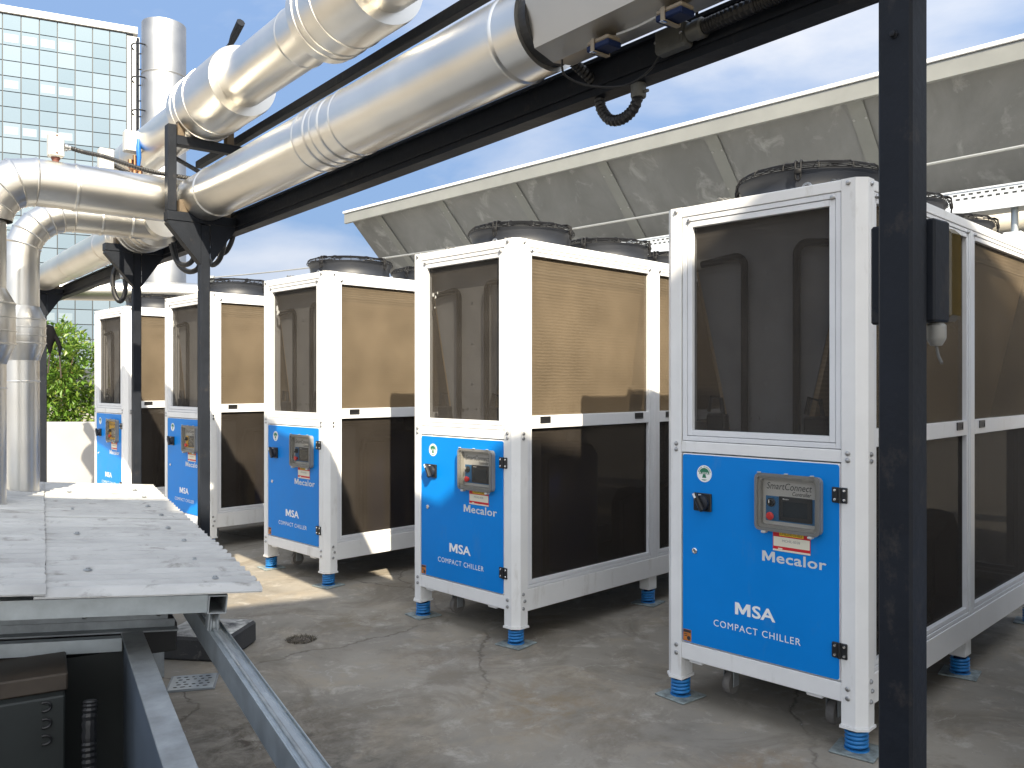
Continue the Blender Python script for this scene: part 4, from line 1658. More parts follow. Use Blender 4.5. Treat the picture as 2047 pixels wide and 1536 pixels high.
jacket(2.72, 3.20, 2.93)
# air vent fitting on the upper beam
av = thing('air_vent', RK(1.80, 2.30, 2.905), RR, 'small silver vent fitting standing on the thin upper beam', 'fitting')
mb = MB()
mb.lathe([(.012, 0), (.012, .02), (.017, .021), (.017, .04), (.014, .045), (.014, .065), (.006, .07)], seg=14)
mb.build('vent_body', M['chrome'], av, smooth=40)

def elbow(root, center, d0, d1, rad, R, n, material, half=False):
    """gored elbow: arc about center from direction -d1 to d0 ... d0,d1 unit vectors; starts at center+d0*rad, ends at center+d1*rad"""
    c = Vector(center)
    d0, d1 = Vector(d0), Vector(d1)
    def ringpts(a, R_, seg=40):
        e = d0 * math.cos(a) + d1 * math.sin(a)
        nrm_ = d0.cross(d1).normalized()
        o = c + e * rad
        return [o + (e * math.cos(2 * PI * k / seg) + nrm_ * math.sin(2 * PI * k / seg)) * R_ for k in range(seg)]
    for i in range(n):
        a0, a1 = PI / 2 * i / n, PI / 2 * (i + 1) / n
        A, B = ringpts(a0, R), ringpts(a1, R)
        mb = MB()
        seg = len(A)
        mb.add(A + B, [(k, (k + 1) % seg, (k + 1) % seg + seg, k + seg) for k in range(seg)])
        mb.build('elbow_gore', material, root, smooth=40)
        if i > 0 or True:
            ee = .007 / rad
            A, B, C_ = ringpts(a0 - ee, R * .99), ringpts(a0, R + .0045), ringpts(a0 + ee, R * .99)
            mb = MB()
            mb.add(A + B + C_, [(k, (k + 1) % seg, (k + 1) % seg + seg, k + seg) for k in range(seg)] + [(k + seg, (k + 1) % seg + seg, (k + 1) % seg + 2 * seg, k + 2 * seg) for k in range(seg)])
            mb.build('seam_band', material, root, smooth=60)

def riser(root, q, t, z_top, R, rb_, zb0, zb1, base=None):
    """vertical pipe with a bulging jacket; local coords relative to root at (q0,t0)"""
    mb = MB()
    mb.lathe([(R, base or 0), (R, zb0 - .10)], (q, t, 0), seg=40)
    mb.build('cladding_section', M['pipe'], root, smooth=40)
    mb = MB()
    mb.lathe([(R + .001, zb0 - .10), (rb_, zb0), (rb_, zb1), (R + .001, zb1 + .075)], (q, t, 0), seg=44, cap=False)
    j = mb.build('valve_jacket', M['pipe'], root, smooth=30)
    for f_ in (.0, .32, .66, 1.0):
        z = zb0 + (zb1 - zb0) * f_
        mb = MB()
        mb.lathe([(rb_ - .002, z - .005), (rb_ + .003, z - .003), (rb_ + .003, z + .003), (rb_ - .002, z + .005)], (q, t, 0), seg=44, cap=False)
        mb.build('seam_band', M['pipe'], j, smooth=60)
    mb = MB()
    mb.lathe([(R, zb1 + .07), (R, z_top)], (q, t, 0), seg=40)
    mb.build('cladding_section', M['pipe'], root, smooth=40)
    mb = MB()
    z = zb0 - .22
    mb.lathe([(R - .001, z - .006), (R + .004, z - .003), (R + .004, z + .003), (R - .001, z + .006)], (q, t, 0), seg=40, cap=False)
    mb.build('seam_band', M['pipe'], root, smooth=60)
    # longitudinal lap seam facing the yard
    mb = MB()
    a = math.radians(-100)
    px_, py_ = q + (R + .0005) * math.cos(a), t + (R + .0005) * math.sin(a)
    mb.box((px_ - .004, py_ - .003, base or 0.01), (px_ + .004, py_ + .003, zb0 - .11), 0)
    mb.build('lap_seam', M['pipe'], root)

# branch pipe one: from the lower pipe to the left, then down
R1 = .122
b1 = thing('branch_pipe', RK(.585, 4.85), RR, 'nearer horizontal aluminium branch pipe with a white box on top, at left edge', 'pipe')
def l1(q, t, z):
    return Vector((q - .585, t - 4.85, z))
clad_pipe(b1, l1(1.64, 4.85, LZ), l1(.585 + .22, 4.85, LZ), R1, [(1.64 - .985) / (1.64 - .805)], M['pipe'], 48)
elbow(b1, l1(.805, 4.85, LZ - .22), (0, 0, 1), (-1, 0, 0), .22, R1, 4, M['pipe'])
riser(b1, 0, 0, LZ - .219, .095, .135, 1.70, 1.90)
# hidden elbow joining the lower pipe
mb = MB()
mb.tube([l1(1.60, 5.07, LZ), l1(1.60, 4.98, LZ), l1(1.55, 4.87, LZ), l1(1.50, 4.85, LZ)], R1 * .98, 40)
mb.build('elbow_gore', M['pipe'], b1, smooth=40)
# branch pipe two
R2 = .092
b2 = thing('branch_pipe', RK(.845, 5.5), RR, 'further aluminium branch pipe with a segmented elbow, its riser has a wide collar', 'pipe')
def l2(q, t, z):
    return Vector((q - .845, t - 5.5, z))
LZ2 = 2.495
clad_pipe(b2, l2(1.60, 5.5, LZ2), l2(.845 + .27, 5.5, LZ2), R2, [.35, .7], M['pipe'], 44)
elbow(b2, l2(1.115, 5.5, LZ2 - .27), (0, 0, 1), (-1, 0, 0), .27, R2, 6, M['pipe'])
riser(b2, 0, 0, LZ2 - .269, R2, .125, 1.735, 1.87)
# far run of the lower pipe
fr = thing('far_run_pipe', RK(QC, 5.99, LZ), RR, 'far run of the lower aluminium pipe with two wide collars, resting on the second bracket', 'pipe')
clad_pipe(fr, (0, 9.6 - 5.99, 0), (0, 5.36 - 5.99, 0), .122, frac([9.1, 7.9, 6.7], 9.6, 5.36), M['pipe'], 48)
for (t0, t1, rb_) in ((5.50, 5.86, .160), (5.90, 6.24, .150)):
    mb = MB()
    mb.lathe([(.121, -.04), (rb_, 0), (rb_, t1 - t0 - .03), (.121, t1 - t0 + .01)], (0, t1 - 5.99, 0), (0, -1, 0), 48, cap=False)
    j = mb.build('valve_jacket', M['pipe'], fr, smooth=30)
    for a in (.05, .16, .26):
        mb = MB()
        mb.lathe([(rb_ - .002, a), (rb_ + .0035, a + .003), (rb_ + .0035, a + .008), (rb_ - .002, a + .011)], (0, t1 - 5.99, 0), (0, -1, 0), 48, cap=False)
        mb.build('seam_band', M['pipe'], j, smooth=60)

# ------------------------------------------------------------------ boxes, conduits, cables on the rack
def ribbed(name, pts, r, label, cat='conduit', m=None, pitch=.012, group=None):
    """corrugated flexible conduit along pts (world)"""
    # resample with Catmull-Rom
    P = [Vector(p) for p in pts]
    fine = []
    for i in range(len(P) - 1):
        p0, p1, p2, p3 = P[max(i - 1, 0)], P[i], P[i + 1], P[min(i + 2, len(P) - 1)]
        n = max(4, int((p2 - p1).length / (pitch / 2)))
        for k in range(n):
            t = k / n
            fine.append(.5 * ((2 * p1) + (p2 - p0) * t + (2 * p0 - 5 * p1 + 4 * p2 - p3) * t * t + (3 * p1 - p0 - 3 * p2 + p3) * t ** 3))
    fine.append(P[-1])
    mb = MB()
    rr = [r * (1.0 if i % 2 else .84) for i in range(len(fine))] if pitch < .05 else r
    mb.tube(fine, rr, 10)
    o = mb.build(name, m or M['rubber'], smooth=30 if pitch < .05 else 60)
    return tag(o, label, cat, group)

def unpx(px, py, Y):
    """world point seen at photo pixel px,py at depth Y"""
    return Vector(((px - 1023.5) / 1671 * Y, Y, 1.5 - (py - 768) / 1671 * Y))

jb = thing('junction_box', RK(.90, 4.85, LZ + R1), RR, 'white junction box standing on the nearer horizontal branch pipe', 'junction box')
mb = MB(); mb.box((-.036, -.03, .022), (.036, .03, .142), .006); mb.build('box_body', M['grey_light'], jb)
mb = MB(); mb.box((-.034, -.037, .025), (.034, -.0305, .139), .003); mb.build('cover', M['grey_light'], jb)
mb = MB(); mb.lathe([(.017, -.004), (.017, .010), (.021, .011), (.021, .0215)], seg=14); mb.build('stem', M['rust'], jb, smooth=40)
mb = MB(); mb.lathe([(.015, 0), (.020, .004), (.020, .018), (.014, .022), (.014, .034)], (.0362, 0, .082), (1, 0, 0), 12); mb.build('cable_gland', M['bolt'], jb, smooth=40)
for z_ in (.038, .128):
    mb = MB(); mb.lathe([(.005, 0), (.004, .003)], (0, -.037, z_), (0, -1, 0), 8); mb.build('screw', M['rust'], jb)
g0 = RK(.90 + .07, 4.85, LZ + R1 + .082)
ribbed('flexible_conduit', [g0, RK(1.03, 4.84, 2.722), RK(1.12, 4.80, 2.705), RK(1.23, 4.75, 2.67), RK(1.33, 4.72, 2.645), RK(1.44, 4.715, 2.64), RK(1.56, 4.72, 2.64)], .0125, 'black ribbed conduit from the white junction box along the branch pipe')
# box with blue valve handle
bx = thing('valve_box', RK(1.46, 5.5, LZ2 + R2), RR, 'grey box with a blue lever handle and a brass valve below it', 'junction box')
mb = MB(); mb.lathe([(.012, -.003), (.012, .20), (.02, .205), (.02, .235), (.013, .24), (.013, .33)], seg=12); mb.build('stem', M['brass'], bx, smooth=40)
mb = MB(); mb.box((-.032, -.018, .232), (.032, .018, .268), .004); mb.lathe([(.017, 0), (.017, .05)], (-.025, 0, .25), (0, 0, 1), 8); mb.lathe([(.017, 0), (.017, .05)], (.03, 0, .22), (0, 0, 1), 8); mb.build('brass_valve', M['brass'], bx)
mb = MB(); mb.tube([(.012, -.035, .26), (.014, -.04, .31), (.010, -.04, .37), (.012, -.04, .425)], [.010, .014, .015, .010], 8); mb.build('lever_handle', M['valve_blue'], bx, smooth=60)
mb = MB(); mb.box((-.065, -.03, .345), (.035, .03, .475), .006); mb.build('box_body', M['grey_light'], bx)
mb = MB(); mb.box((-.0615, -.036, .349), (.0315, -.0305, .471), .003); mb.build('cover', M['grey_light'], bx)
ribbed('flexible_conduit', [RK(1.495, 5.5, LZ2 + R2 + .42), RK(1.56, 5.4, 2.965), RK(1.62, 5.3, 2.90), RK(1.67, 5.15, 2.82), RK(1.72, 5.0, 2.74)], .014, 'black ribbed conduit from the blue handled valve box behind the upright')
bx2 = thing('junction_box', RK(1.30, 5.5, LZ2 + R2), RR, 'greenish grey junction box on the further branch pipe, left of the blue lever', 'junction box')
mb = MB(); mb.lathe([(.014, -.003), (.014, .21)], seg=12); mb.build('stem', M['bolt'], bx2, smooth=40)
mb = MB(); mb.box((-.05, -.03, .211), (.035, .03, .34), .006); mb.build('box_body', M['grey_light'], bx2)
mb = MB(); mb.box((-.047, -.036, .215), (.032, -.0305, .336), .003); mb.build('cover', M['grey_light'], bx2)
ribbed('flexible_conduit', [RK(1.337, 5.5, LZ2 + R2 + .25), RK(1.39, 5.48, 2.81), RK(1.45, 5.45, 2.77), RK(1.50, 5.40, 2.70), RK(1.55, 5.35, 2.62)], .014, 'short black ribbed conduit leaving the greenish grey junction box')

# hanging cable loops under the brackets
def loop(pts, r, label):
    ribbed('hanging_cable', pts, r, label, 'cable', M['rubber'], .06, 'black cable loops hanging under the rack')
loop([unpx(342, 488, 4.9), unpx(352, 520, 4.9), unpx(368, 530, 4.85), unpx(384, 522, 4.8), unpx(391, 498, 4.8)], .0145, 'smaller of two black cable loops left of the grey post head')
loop([unpx(347, 485, 5.0), unpx(355, 525, 5.0), unpx(375, 543, 4.95), unpx(395, 538, 4.9), unpx(406, 515, 4.9), unpx(424, 530, 4.9), unpx(440, 516, 4.85), unpx(449, 480, 4.85)], .0155, 'larger black cable loop passing behind the grey post head')
loop([unpx(418, 500, 4.95), unpx(432, 508, 4.95), unpx(450, 505, 4.95), unpx(461, 488, 4.95), unpx(466, 472, 4.95)], .0145, 'black cable loop right of the grey post head, nearest the long beam')
loop([unpx(233, 530, 6.0), unpx(225, 560, 6.0), unpx(230, 590, 6.0), unpx(240, 603, 6.0), unpx(249, 590, 6.0), unpx(251, 570, 6.0), unpx(248, 545, 6.0)], .017, 'long narrow black cable loop hanging left of the third post')
gl = thing('cable_gland', unpx(249, 550, 6.0), 0, 'silver cable gland at the top of the narrow cable loop', 'fitting')
mb = MB(); mb.lathe([(.022, -.03), (.03, -.02), (.03, 0), (.036, .004), (.036, .035), (.02, .05)], seg=10); mb.build('gland_body', M['bolt'], gl, smooth=35)

# box on the beam, conduits
jb3 = thing('junction_box', RK(1.752, 1.455, 2.385), RR, 'small cast metal junction box on the long black beam, near top of the photo', 'junction box')
mb = MB(); mb.box((-.03, -.052, .0), (.008, .052, .066), .006); mb.build('box_body', M['cast'], jb3)
mb = MB(); mb.box((-.0345, -.047, .005), (-.0305, .047, .061), .002); mb.build('cover', M['cast'], jb3)
mb = MB(); mb.box((-.0365, -.039, .011), (-.0346, .039, .055), .001); mb.build('cover_panel', M['cast'], jb3)
for y_, z_ in ((-.043, .03), (.043, .03)):
    mb = MB(); mb.lathe([(.005, 0), (.004, .004)], (-.0346, y_, z_), (-1, 0, 0), 8); mb.build('screw', M['chrome'], jb3)
mb = MB(); mb.lathe([(.020, 0), (.024, .003), (.024, .02), (.027, .021), (.027, .045), (.022, .05)], (-.012, -.0525, .033), (0, -1, 0), 14); mb.build('cable_gland', M['cast'], jb3, smooth=40)
ribbed('flexible_conduit', [RK(1.740, 1.352, 2.418), RK(1.738, 1.2, 2.42), RK(1.738, .9, 2.424), RK(1.738, .3, 2.43), RK(1.738, -.6, 2.43)], .021, 'black ribbed conduit along the long beam from the cast metal box to the right')
ribbed('flexible_conduit', [RK(1.80, 1.635, 2.362), RK(1.80, 1.64, 2.32), RK(1.80, 1.66, 2.292), RK(1.80, 1.70, 2.278), RK(1.80, 1.745, 2.286), RK(1.80, 1.775, 2.315), RK(1.80, 1.79, 2.345), RK(1.80, 1.80, 2.40), RK(1.72, 1.81, 2.45), RK(1.65, 1.80, 2.47)], .0175, 'thick black ribbed conduit loop hanging under the long beam')
cg = thing('conduit_connector', RK(1.80, 1.635, 2.335), RR, 'dull metal connector at the right end of the hanging conduit loop', 'fitting')
mb = MB(); mb.lathe([(.0205, -.012), (.0225, -.008), (.0225, .026), (.018, .030)], seg=14); mb.lathe([(.005, 0), (.005, .014)], (.0, -.0225, .0), (0, -1, 0), 8); mb.build('connector_body', M['cast'], cg, smooth=40)
# thin black wire drooping from the sensors to the box
ribbed('thin_wire', [RK(1.58, 1.72, 2.405), RK(1.60, 1.73, 2.37), RK(1.66, 1.70, 2.345), RK(1.72, 1.62, 2.335), RK(1.745, 1.55, 2.36), RK(1.745, 1.50, 2.40)], .0032, 'thin black wire drooping from the blue sensor to the cast metal box', 'wire', M['rubber'], .08)
ribbed('thin_wire', [RK(1.735, 1.375, 2.45), RK(1.72, 1.36, 2.49), RK(1.70, 1.345, 2.50), RK(1.68, 1.36, 2.53), RK(1.64, 1.40, 2.56)], .0042, 'black wire rising from the gland of the cast metal box', 'wire', M['rubber'], .08)
for i, t in enumerate((1.56, 1.32)):
    se = thing('clamp_sensor', RK(1.58, t, LZ - .122), RR, ['blue and tan sensor with a hose clamp under the pipe, nearer the conduit loop', 'blue and tan sensor with a hose clamp at the top edge of the photo'][i], 'sensor', 'clamped sensors under the boxed pipe')
    mb = MB(); mb.box((-.03, -.05, -.034), (.032, .045, -.014), .004); mb.build('sensor_body', M['navy'], se)
    mb = MB(); mb.box((-.028, -.048, -.0135), (.030, .043, -.0005), .003); mb.build('sensor_cap', M['tan'], se)
    mb = MB(); mb.box((-.0335, .007, -.037), (-.0305, .022, .0), 0); mb.box((-.034, .005, -.0405), (.036, .022, -.0371), 0); mb.box((.0325, .005, -.037), (.036, .022, .0), 0); mb.build('clamp_band', M['tan'], se)
    se.scale = (.85, .85, .85)
    mb = MB(); mb.box((-.040, .007, -.044), (-.022, .020, -.0408), .001); mb.build('clamp_screw', M['chrome'], se)
mb = MB()
mb.tube(sag(RK(1.575, 1.505, LZ - .126), RK(1.575, 1.372, LZ - .126), .003, 8), .0032, 6)
tag(mb.build('sensor_tube', M['grey_light']), 'thin pale tube joining the two clamped sensors', 'tube')

# amber box behind the near post
el = thing('amber_box', RK(QC + .033, .79, 1.62), RR, 'dark wall box with an amber see-through cover mounted behind the black post', 'electrical box')
mb = MB(); mb.box((.0005, -.062, .0), (.066, .066, .198), .004); mb.build('box_body', M['steel_dark'], el)
mb = MB(); mb.box((.0663, -.060, .004), (.132, .060, .190), .012); mb.build('amber_cover', M['amber_clear'], el)
mb = MB(); mb.lathe([(.010, -.045), (.016, -.035), (.018, -.03), (.018, -.006), (.013, -.0005)], (.045, -.045, 0), (0, 0, 1), 12); mb.build('cable_gland', M['grey_plastic'], el, smooth=40)
mb = MB(); mb.tube([(.045, -.045, -.044), (.043, -.05, -.065), (.030, -.062, -.08)], .003, 6); mb.build('cable', M['cable_grey'], el, smooth=60)

# black cloth hanging on the far post
cl = thing('hanging_strap', unpx(106, 700, 7.2), 0, 'black tarpaulin strap hanging beside the far post in front of the shrub', 'strap')
mb = MB()
mb.tube([(-.06, 0, .21), (-.03, 0, .19), (-.015, .01, .12), (-.03, 0, .05), (-.025, 0, -.03)], [.015, .035, .042, .03, .008], 7)
mb.tube([(-.02, 0, .15), (.03, .01, .09), (.06, 0, .02), (.055, 0, -.05)], [.022, .020, .016, .008], 7)
mb.build('cloth', M['cloth'], cl, smooth=60)
mb = MB()
mb.tube([(-.025, 0, -.03), (-.035, 0, -.11), (-.045, 0, -.20)], .006, 6)
mb.tube([(.055, 0, -.05), (.062, 0, -.13), (.07, 0, -.24)], .006, 6)
mb.build('rope', M['brown_dark'], cl, smooth=60)

# ------------------------------------------------------------------ sliding roof over the tank
RD = Vector((-.49, .872, 0)).normalized()
WD0 = Vector((RD.y, -RD.x, 0))
FALL = math.atan(.092)
HS = .85                                # build size of the roof, rail and tank
A0 = Vector((-.859, 2.865, .799))
RZ = math.atan2(WD0.y, WD0.x)
def fr_obj(name, label, cat, loc=A0, fall=True, group=None):
    """local x = across (falls to the right), y = along the rails"""
    o = thing(name, loc, 0, label, cat, group)
    o.rotation_mode = 'XYZ'
    mt = Matrix.Rotation(RZ, 4, 'Z') @ (Matrix.Rotation(FALL, 4, 'Y') if fall else Matrix.Identity(4))
    o.rotation_euler = mt.to_euler()
    o.scale = (HS, HS, HS)
    return o
roof = fr_obj('sliding_roof', 'low sliding roof of weathered grey corrugated sheets on wheels, lower left', 'roof')
def sheet(x0, x1, y0, y1, z, amp=.015, per=.104):
    n = max(8, int((y1 - y0) / per * 8))
    mb = MB()
    xs = [x1, (x0 + x1) / 2, x0]
    top, bot = [], []
    rnd = random.Random(int(x0 * 100 + y0 * 37))
    jag = {}
    for i in range(n + 1):
        y = y0 + (y1 - y0) * i / n
        jag[i] = rnd.gauss(0, .0025)
    for x in xs:
        for i in range(n + 1):
            y = y0 + (y1 - y0) * i / n
            zz_ = z + amp * math.sin(2 * PI * y / per) + (.004 * math.sin(x * 3 + y * 2))
            xx = x + (jag[i] if x == x1 else 0)
            top.append((xx, y, zz_))
            bot.append((xx, y, zz_ - .006))
    m_ = n + 1
    vs = top + bot
    o_ = len(top)
    fs = []
    for a in range(len(xs) - 1):
        for i in range(n):
            fs.append((a * m_ + i, a * m_ + i + 1, (a + 1) * m_ + i + 1, (a + 1) * m_ + i))
            fs.append((o_ + a * m_ + i, o_ + (a + 1) * m_ + i, o_ + (a + 1) * m_ + i + 1, o_ + a * m_ + i + 1))
    for i in range(n):
        fs.append((i, o_ + i, o_ + i + 1, i + 1))
        a = (len(xs) - 1) * m_
        fs.append((a + i, a + i + 1, o_ + a + i + 1, o_ + a + i))
    for a in range(len(xs) - 1):
        fs.append((a * m_, (a + 1) * m_, o_ + (a + 1) * m_, o_ + a * m_))
        fs.append((a * m_ + n, o_ + a * m_ + n, o_ + (a + 1) * m_ + n, (a + 1) * m_ + n))
    mb.add(vs, fs)
    return mb.build('corrugated_sheet', M['sheet'], roof, smooth=50)
wsh = MB()
wsh.lathe([(.019, 0), (.015, .003), (.009, .004), (.008, .009), (.003, .010)], seg=12)
wsh_me = wsh.mesh('fixing_washer', 40)
wsh_me.materials.append(M['galv_dull'])
ycuts = [-.02, .94, 1.88, 2.82, 3.72]
for i in range(4):
    sh = sheet(-.80, .0, ycuts[i], ycuts[i + 1] + .05, .004 * (1 - i % 2) + .006)
    for (xx, f_) in ((-.15, .13), (-.18, .62), (-.62, .4)):
        yy = round((ycuts[i] + f_ * .9) / .104 - .25) * .104 + .026
        put('fixing_washer', wsh_me, sh, loc=(xx + random.uniform(-.01, .01), yy, .020))
    sheet(-1.60, -.765, ycuts[i] + (.12 if i else .0), ycuts[i + 1] + .17 if i < 3 else ycuts[i + 1], .018 + .004 * (1 - i % 2))
    sheet(-2.40, -1.565, ycuts[i], ycuts[i + 1] + .05, .030 + .004 * (1 - i % 2))
# hollow square tube under the front edge and its partners
def hollow(root, x0, x1, y, z, s, th=.004, m=None, name='tube_beam'):
    mb = MB()
    h = s / 2
    mb.box((x0, y - h, z - h), (x1, y - h + th, z + h))
    mb.box((x0, y + h - th, z - h), (x1, y + h, z + h))
    mb.box((x0, y - h + th, z - h), (x1, y + h - th, z - h + th))
    mb.box((x0, y - h + th, z + h - th), (x1, y + h - th, z + h))
    return mb.build(name, m or M['galv'], root)
hollow(roof, -2.4, -.2005, .045, -.056, .068)
hollow(roof, -2.4, -.2005, 1.85, -.056, .068)
hollow(roof, -2.4, -.2005, 3.6, -.056, .068)
mb = MB()
xa_, xb_, za_, zb2_ = -.200, -.128, -.094, -.022
mb.box((xa_, .0, za_), (xa_ + .005, 3.64, zb2_))
mb.box((xb_ - .005, .0, za_), (xb_, 3.64, zb2_))
mb.box((xa_ + .0051, .0, za_), (xb_ - .0051, 3.64, za_ + .005))
mb.box((xa_ + .0051, .0, zb2_ - .005), (xb_ - .0051, 3.64, zb2_))
mb.box((xa_ + .0052, .5, za_ + .0051), (xb_ - .0052, .51, zb2_ - .0051))
mb.build('side_beam', M['galv_dull'], roof)
for yy in (.06, 3.4):
    mb = MB()
    for dx in (-.185, -.148):
        mb.box((dx - .003, yy - .03, -.165), (dx + .003, yy + .03, -.0945), 0)
    wf = mb.build('wheel_fork', M['galv_dull'], roof)
    mb = MB()
    mb.lathe([(.012, -.014), (.046, -.014), (.046, -.010), (.036, -.004), (.036, .004), (.046, .010), (.046, .014), (.012, .014)], (-.1665, yy, -.152), (1, 0, 0), 24)
    mb.build('wheel', M['galv_dull'], wf, smooth=30)
# guide rail
rail = fr_obj('guide_rail', 'long galvanised guide rail running towards the lower middle of the photo', 'rail', A0 + WD0 * -.140, False)
rail.location.z = .225
mb = MB()
mb.box((-.036, -2.2, .430), (-.031, 3.9, .528), .001)
mb.box((-.0309, -2.2, .523), (.010, 3.9, .528), .001)
mb.box((.0101, -2.2, .505), (.014, 3.9, .528), .001)
mb.box((.0141, -2.2, .505), (.036, 3.9, .509), .001)
mb.box((.0361, -2.2, .430), (.040, 3.9, .518), .001)
mb.box((-.0309, -2.2, .430), (-.012, 3.9, .434), .001)
mb.build('channel', M['galv'], rail)
mb = MB()
mb.tube([(-.014, -2.2, .531), (-.014, 3.9, .531)], .006, 8)
mb.build('track_bead', M['galv_dull'], rail, smooth=60)
for yy in (-1.9, 2.0, 3.8):
    mb = MB()
    mb.box((-.030, yy - .03, -.264), (.034, yy + .03, .429), .003)
    mb.build('leg', M['galv_dull'], rail)
# tank
TZ = .445
tank = fr_obj('steel_tank', 'open grey steel tank with a galvanised rim, bottom left corner', 'tank', Vector((0, 0, .225)), False)
def tl(m, t):   # m = across offset from camera, t = along rail from camera foot
    return Vector((m, t, 0))
def tbox(name, m0, m1, t0, t1, z0, z1, mt, bev=.003, par=None):
    mb = MB()
    mb.box((m0, t0, z0), (m1, t1, z1), bev)
    return mb.build(name, mt, par or tank)
tbox('side_wall', .296, .302, .55, 3.85, -.264, TZ - .0005, M['tank_paint'], 0)
tbox('rim', .288, .372, .55, 3.87, TZ, TZ + .008, M['galv_dull'], .002)
tbox('rim_lip', .3665, .372, .55, 3.87, TZ - .05, TZ - .0005, M['galv_dull'], .001)
tbox('end_wall', -1.4, .2955, 3.845, 3.851, -.264, TZ - .06, M['filter'], 0)
mb = MB()
mb.prism([(-1.4, 3.81, TZ - .052 + .155), (.287, 3.81, TZ - .052), (.287, 3.81, TZ + .002), (-1.4, 3.81, TZ + .002 + .155)], (0, .045, 0))
mb.build('end_rim', M['galv'], tank)
tbox('side_wall', -1.406, -1.4005, .55, 3.85, -.264, TZ, M['tank_paint'], 0)
tbox('tank_floor', -1.4, .2955, .55, 3.84, -.262, -.25, M['cavity'], 0)
for z_, t_0 in ((.36, 2.62), (.33, 2.55)):
    mb = MB(); mb.lathe([(.012, 0), (.012, .004), (.008, .005), (.008, .016)], (.2955, t_0, z_), (-1, 0, 0), 6); mb.build('bolt', M['chrome'], tank)
mb = MB(); mb.tube([(.290, 2.54, .32), (.291, 2.54, .02)], .004, 6); mb.build('earth_wire', M['wire_light'], tank, smooth=60)
fb = fr_obj('filter_box', 'dark box with a column of three slot holes standing inside the tank', 'box', RD * 2.95 + WD0 * .062, False)
mb = MB(); mb.box((-.90, 0, .012), (0, .40, .625), .006); mb.build('box_body', M['filter'], fb)
mb = MB(); mb.box((-.90, .05, .626), (.01, .36, .69), .006); mb.build('brown_duct', M['brown_dark'], fb)
for z_ in (.475, .535, .595):
    mb = MB()
    mb.tube([(-.065 - .020 * math.cos(a), -.003, z_ + .016 * math.sin(a)) for a in [PI * .35 + 2 * PI * i / 16 * .8 for i in range(14)]], .005, 6)
    mb.build('slot_hole', M['rubber'], fb, smooth=60)
ribbed('ribbed_hose', [RD * 2.90 + WD0 * .13 + Vector((0, 0, .52)), RD * 2.88 + WD0 * .125 + Vector((0, 0, .40)), RD * 2.84 + WD0 * .13 + Vector((0, 0, .02))], .022, 'grey ribbed hose standing inside the tank beside its wall', 'hose', M['rubber'], .02)
# dark sheet and duct under the sliding roof
ug = fr_obj('under_gutter', 'dark galvanised gutter sheet under the front edge of the sliding roof', 'gutter', A0 + Vector((0, 0, -.205)) + RD * .40)
mb = MB(); mb.box((-2.2, -.01, -.034), (-.25, .05, -.028), 0); mb.box((-2.2, .0445, -.0275), (-.26, .05, .006), 0); mb.build('gutter_lip', M['galv_dull'], ug)
mb = MB(); mb.box((-2.2, .051, -.004), (-.29, .056, .055), 0); mb.box((-2.2, .0565, .049), (-.29, .25, .055), 0); mb.build('gutter_back', M['galv_dull'], ug)
for x_ in (-.62, -.33):
    mb = MB(); mb.lathe([(.012, 0), (.012, .004), (.006, .007)], (x_, .0505, .03), (0, -1, 0), 8); mb.build('bolt', M['bolt'], ug)
dd = fr_obj('dark_duct', 'black duct lying across under the sliding roof, beside the guide rail', 'duct', RD * 3.42 + Vector((0, 0, .225)), False)
mb = MB(); mb.box((-1.2, 0, .30), (.53, .30, .43), .006); mb.build('duct_body', M['rubber'], dd)
for x_ in (-1.0, .1):
    mb = MB(); mb.box((x_, .1, -.264), (x_ + .06, .16, .269), 0); mb.build('leg', M['galv_dull'], dd)

# ------------------------------------------------------------------ small things on the floor
dg = thing('drain_grate', (-1.60, 4.19, 0), math.radians(14), 'small square perforated steel drain grate set in the concrete floor', 'drain')
mb = MB(); mb.box((-.115, -.115, .001), (.115, .115, .005), 0); mb.build('frame', M['galv_dull'], dg)
mb = MB(); mb.box((-.105, -.105, .0052), (.105, .105, .009), .002); mb.build('grate_plate', M['galv'], dg)
hole = MB()
hole.lathe([(.009, 0), (.009, .0006)], seg=8)
hole_me = hole.mesh('hole')
hole_me.materials.append(M['rubber'])
for i in range(5):
    for j in range(5):
        if (i, j) != (2, 2):
            o = put('hole', hole_me, dg, loc=(-.07 + .035 * i + (.008 if j % 2 else -.004), -.07 + .035 * j, .0093))
            o.scale = (random.uniform(.7, 1.5), .7, 1)
wd = thing('dry_weed_patch', (-1.235, 4.90, 0), 0, 'round patch of dry weeds and grit growing from a hole in the concrete', 'weeds')
mb = MB()
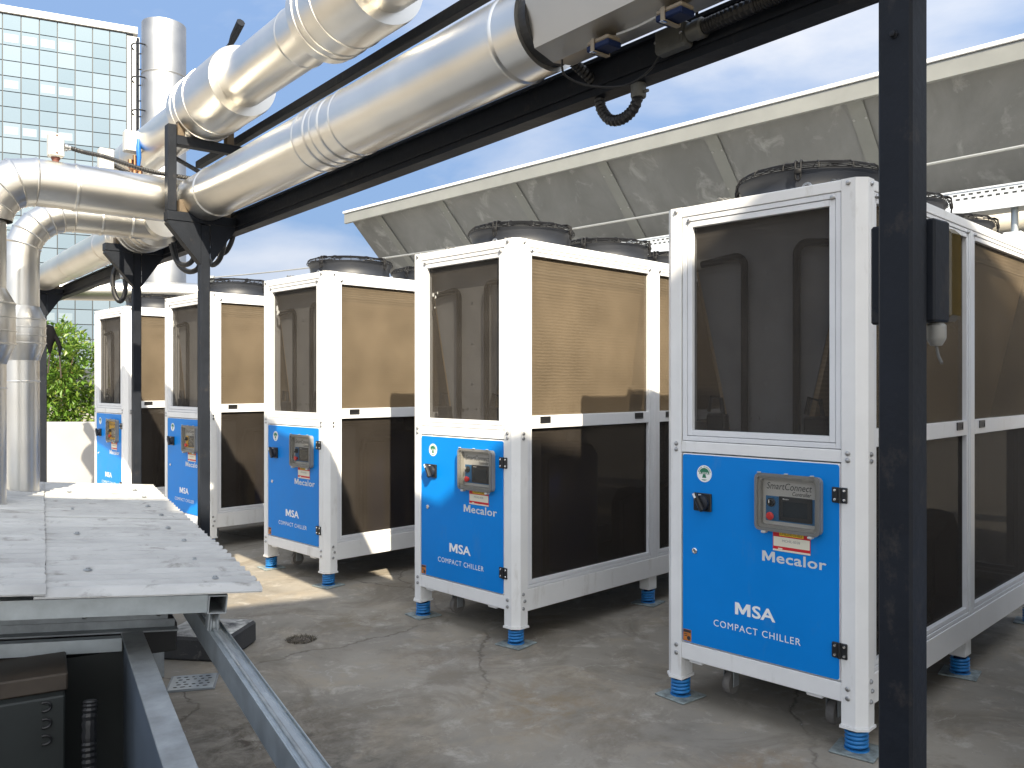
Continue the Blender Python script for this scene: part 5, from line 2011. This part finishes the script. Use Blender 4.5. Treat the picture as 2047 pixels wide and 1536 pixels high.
for i in range(700):
    a, r = random.random() * 2 * PI, math.sqrt(random.random()) * .085
    p = Vector((r * math.cos(a) * 1.05, r * math.sin(a), .001))
    d = Vector((random.gauss(0, 1), random.gauss(0, 1), random.uniform(.1, .9))).normalized() * random.uniform(.010, .028)
    sd = d.cross(Vector((0, 0, 1))).normalized() * .0022
    mb.add([p - sd, p + sd, p + d], [(0, 1, 2)])
M['weed'] = mat('dry_weed', (.10, .085, .06), .9, noise=(60, .6))
tag(mb.build('dry_stems', M['weed'], wd), kind='stuff')
mb = MB(); rg_ = random.Random(9)
rad_ = [rg_.uniform(.055, .095) for _ in range(22)]
mb.add([(0, 0, .008)] + [(r_ * math.cos(2 * PI * i / 22), r_ * .9 * math.sin(2 * PI * i / 22), .0008) for i, r_ in enumerate(rad_)] + [(r_ * .6 * math.cos(2 * PI * i / 22), r_ * .55 * math.sin(2 * PI * i / 22), .005 + rg_.uniform(-.002, .003)) for i, r_ in enumerate(rad_)], [(1 + i, 1 + (i + 1) % 22, 23 + (i + 1) % 22, 23 + i) for i in range(22)] + [(23 + i, 23 + (i + 1) % 22, 0) for i in range(22)]); mb.build('grit', mat('grit', (.12, .10, .08), .95, noise=(70, .5), bump=(120, .8)), wd, smooth=60)
# loose chips and litter on the floor
mb = MB()
for i in range(170):
    x, y = random.uniform(-2.2, 2.4), random.uniform(2.2, 7.5)
    r = random.uniform(.0015, .0045) * (1.8 if random.random() < .1 else 1)
    n = 5
    pts = [(x + r * random.uniform(.6, 1.2) * math.cos(2 * PI * k / n), y + r * random.uniform(.6, 1.2) * math.sin(2 * PI * k / n), .0005) for k in range(n)]
    top = [(x + (p[0] - x) * .7, y + (p[1] - y) * .7, random.uniform(.002, .004)) for p in pts]
    mb.add(pts + top, [(k, (k + 1) % n, (k + 1) % n + n, k + n) for k in range(n)] + [tuple(range(n, 2 * n))])
ob = mb.build('paint_chips', M['wall_white'])
tag(ob, 'tiny pale chips and grit scattered over the concrete floor', 'chips', None, 'stuff')
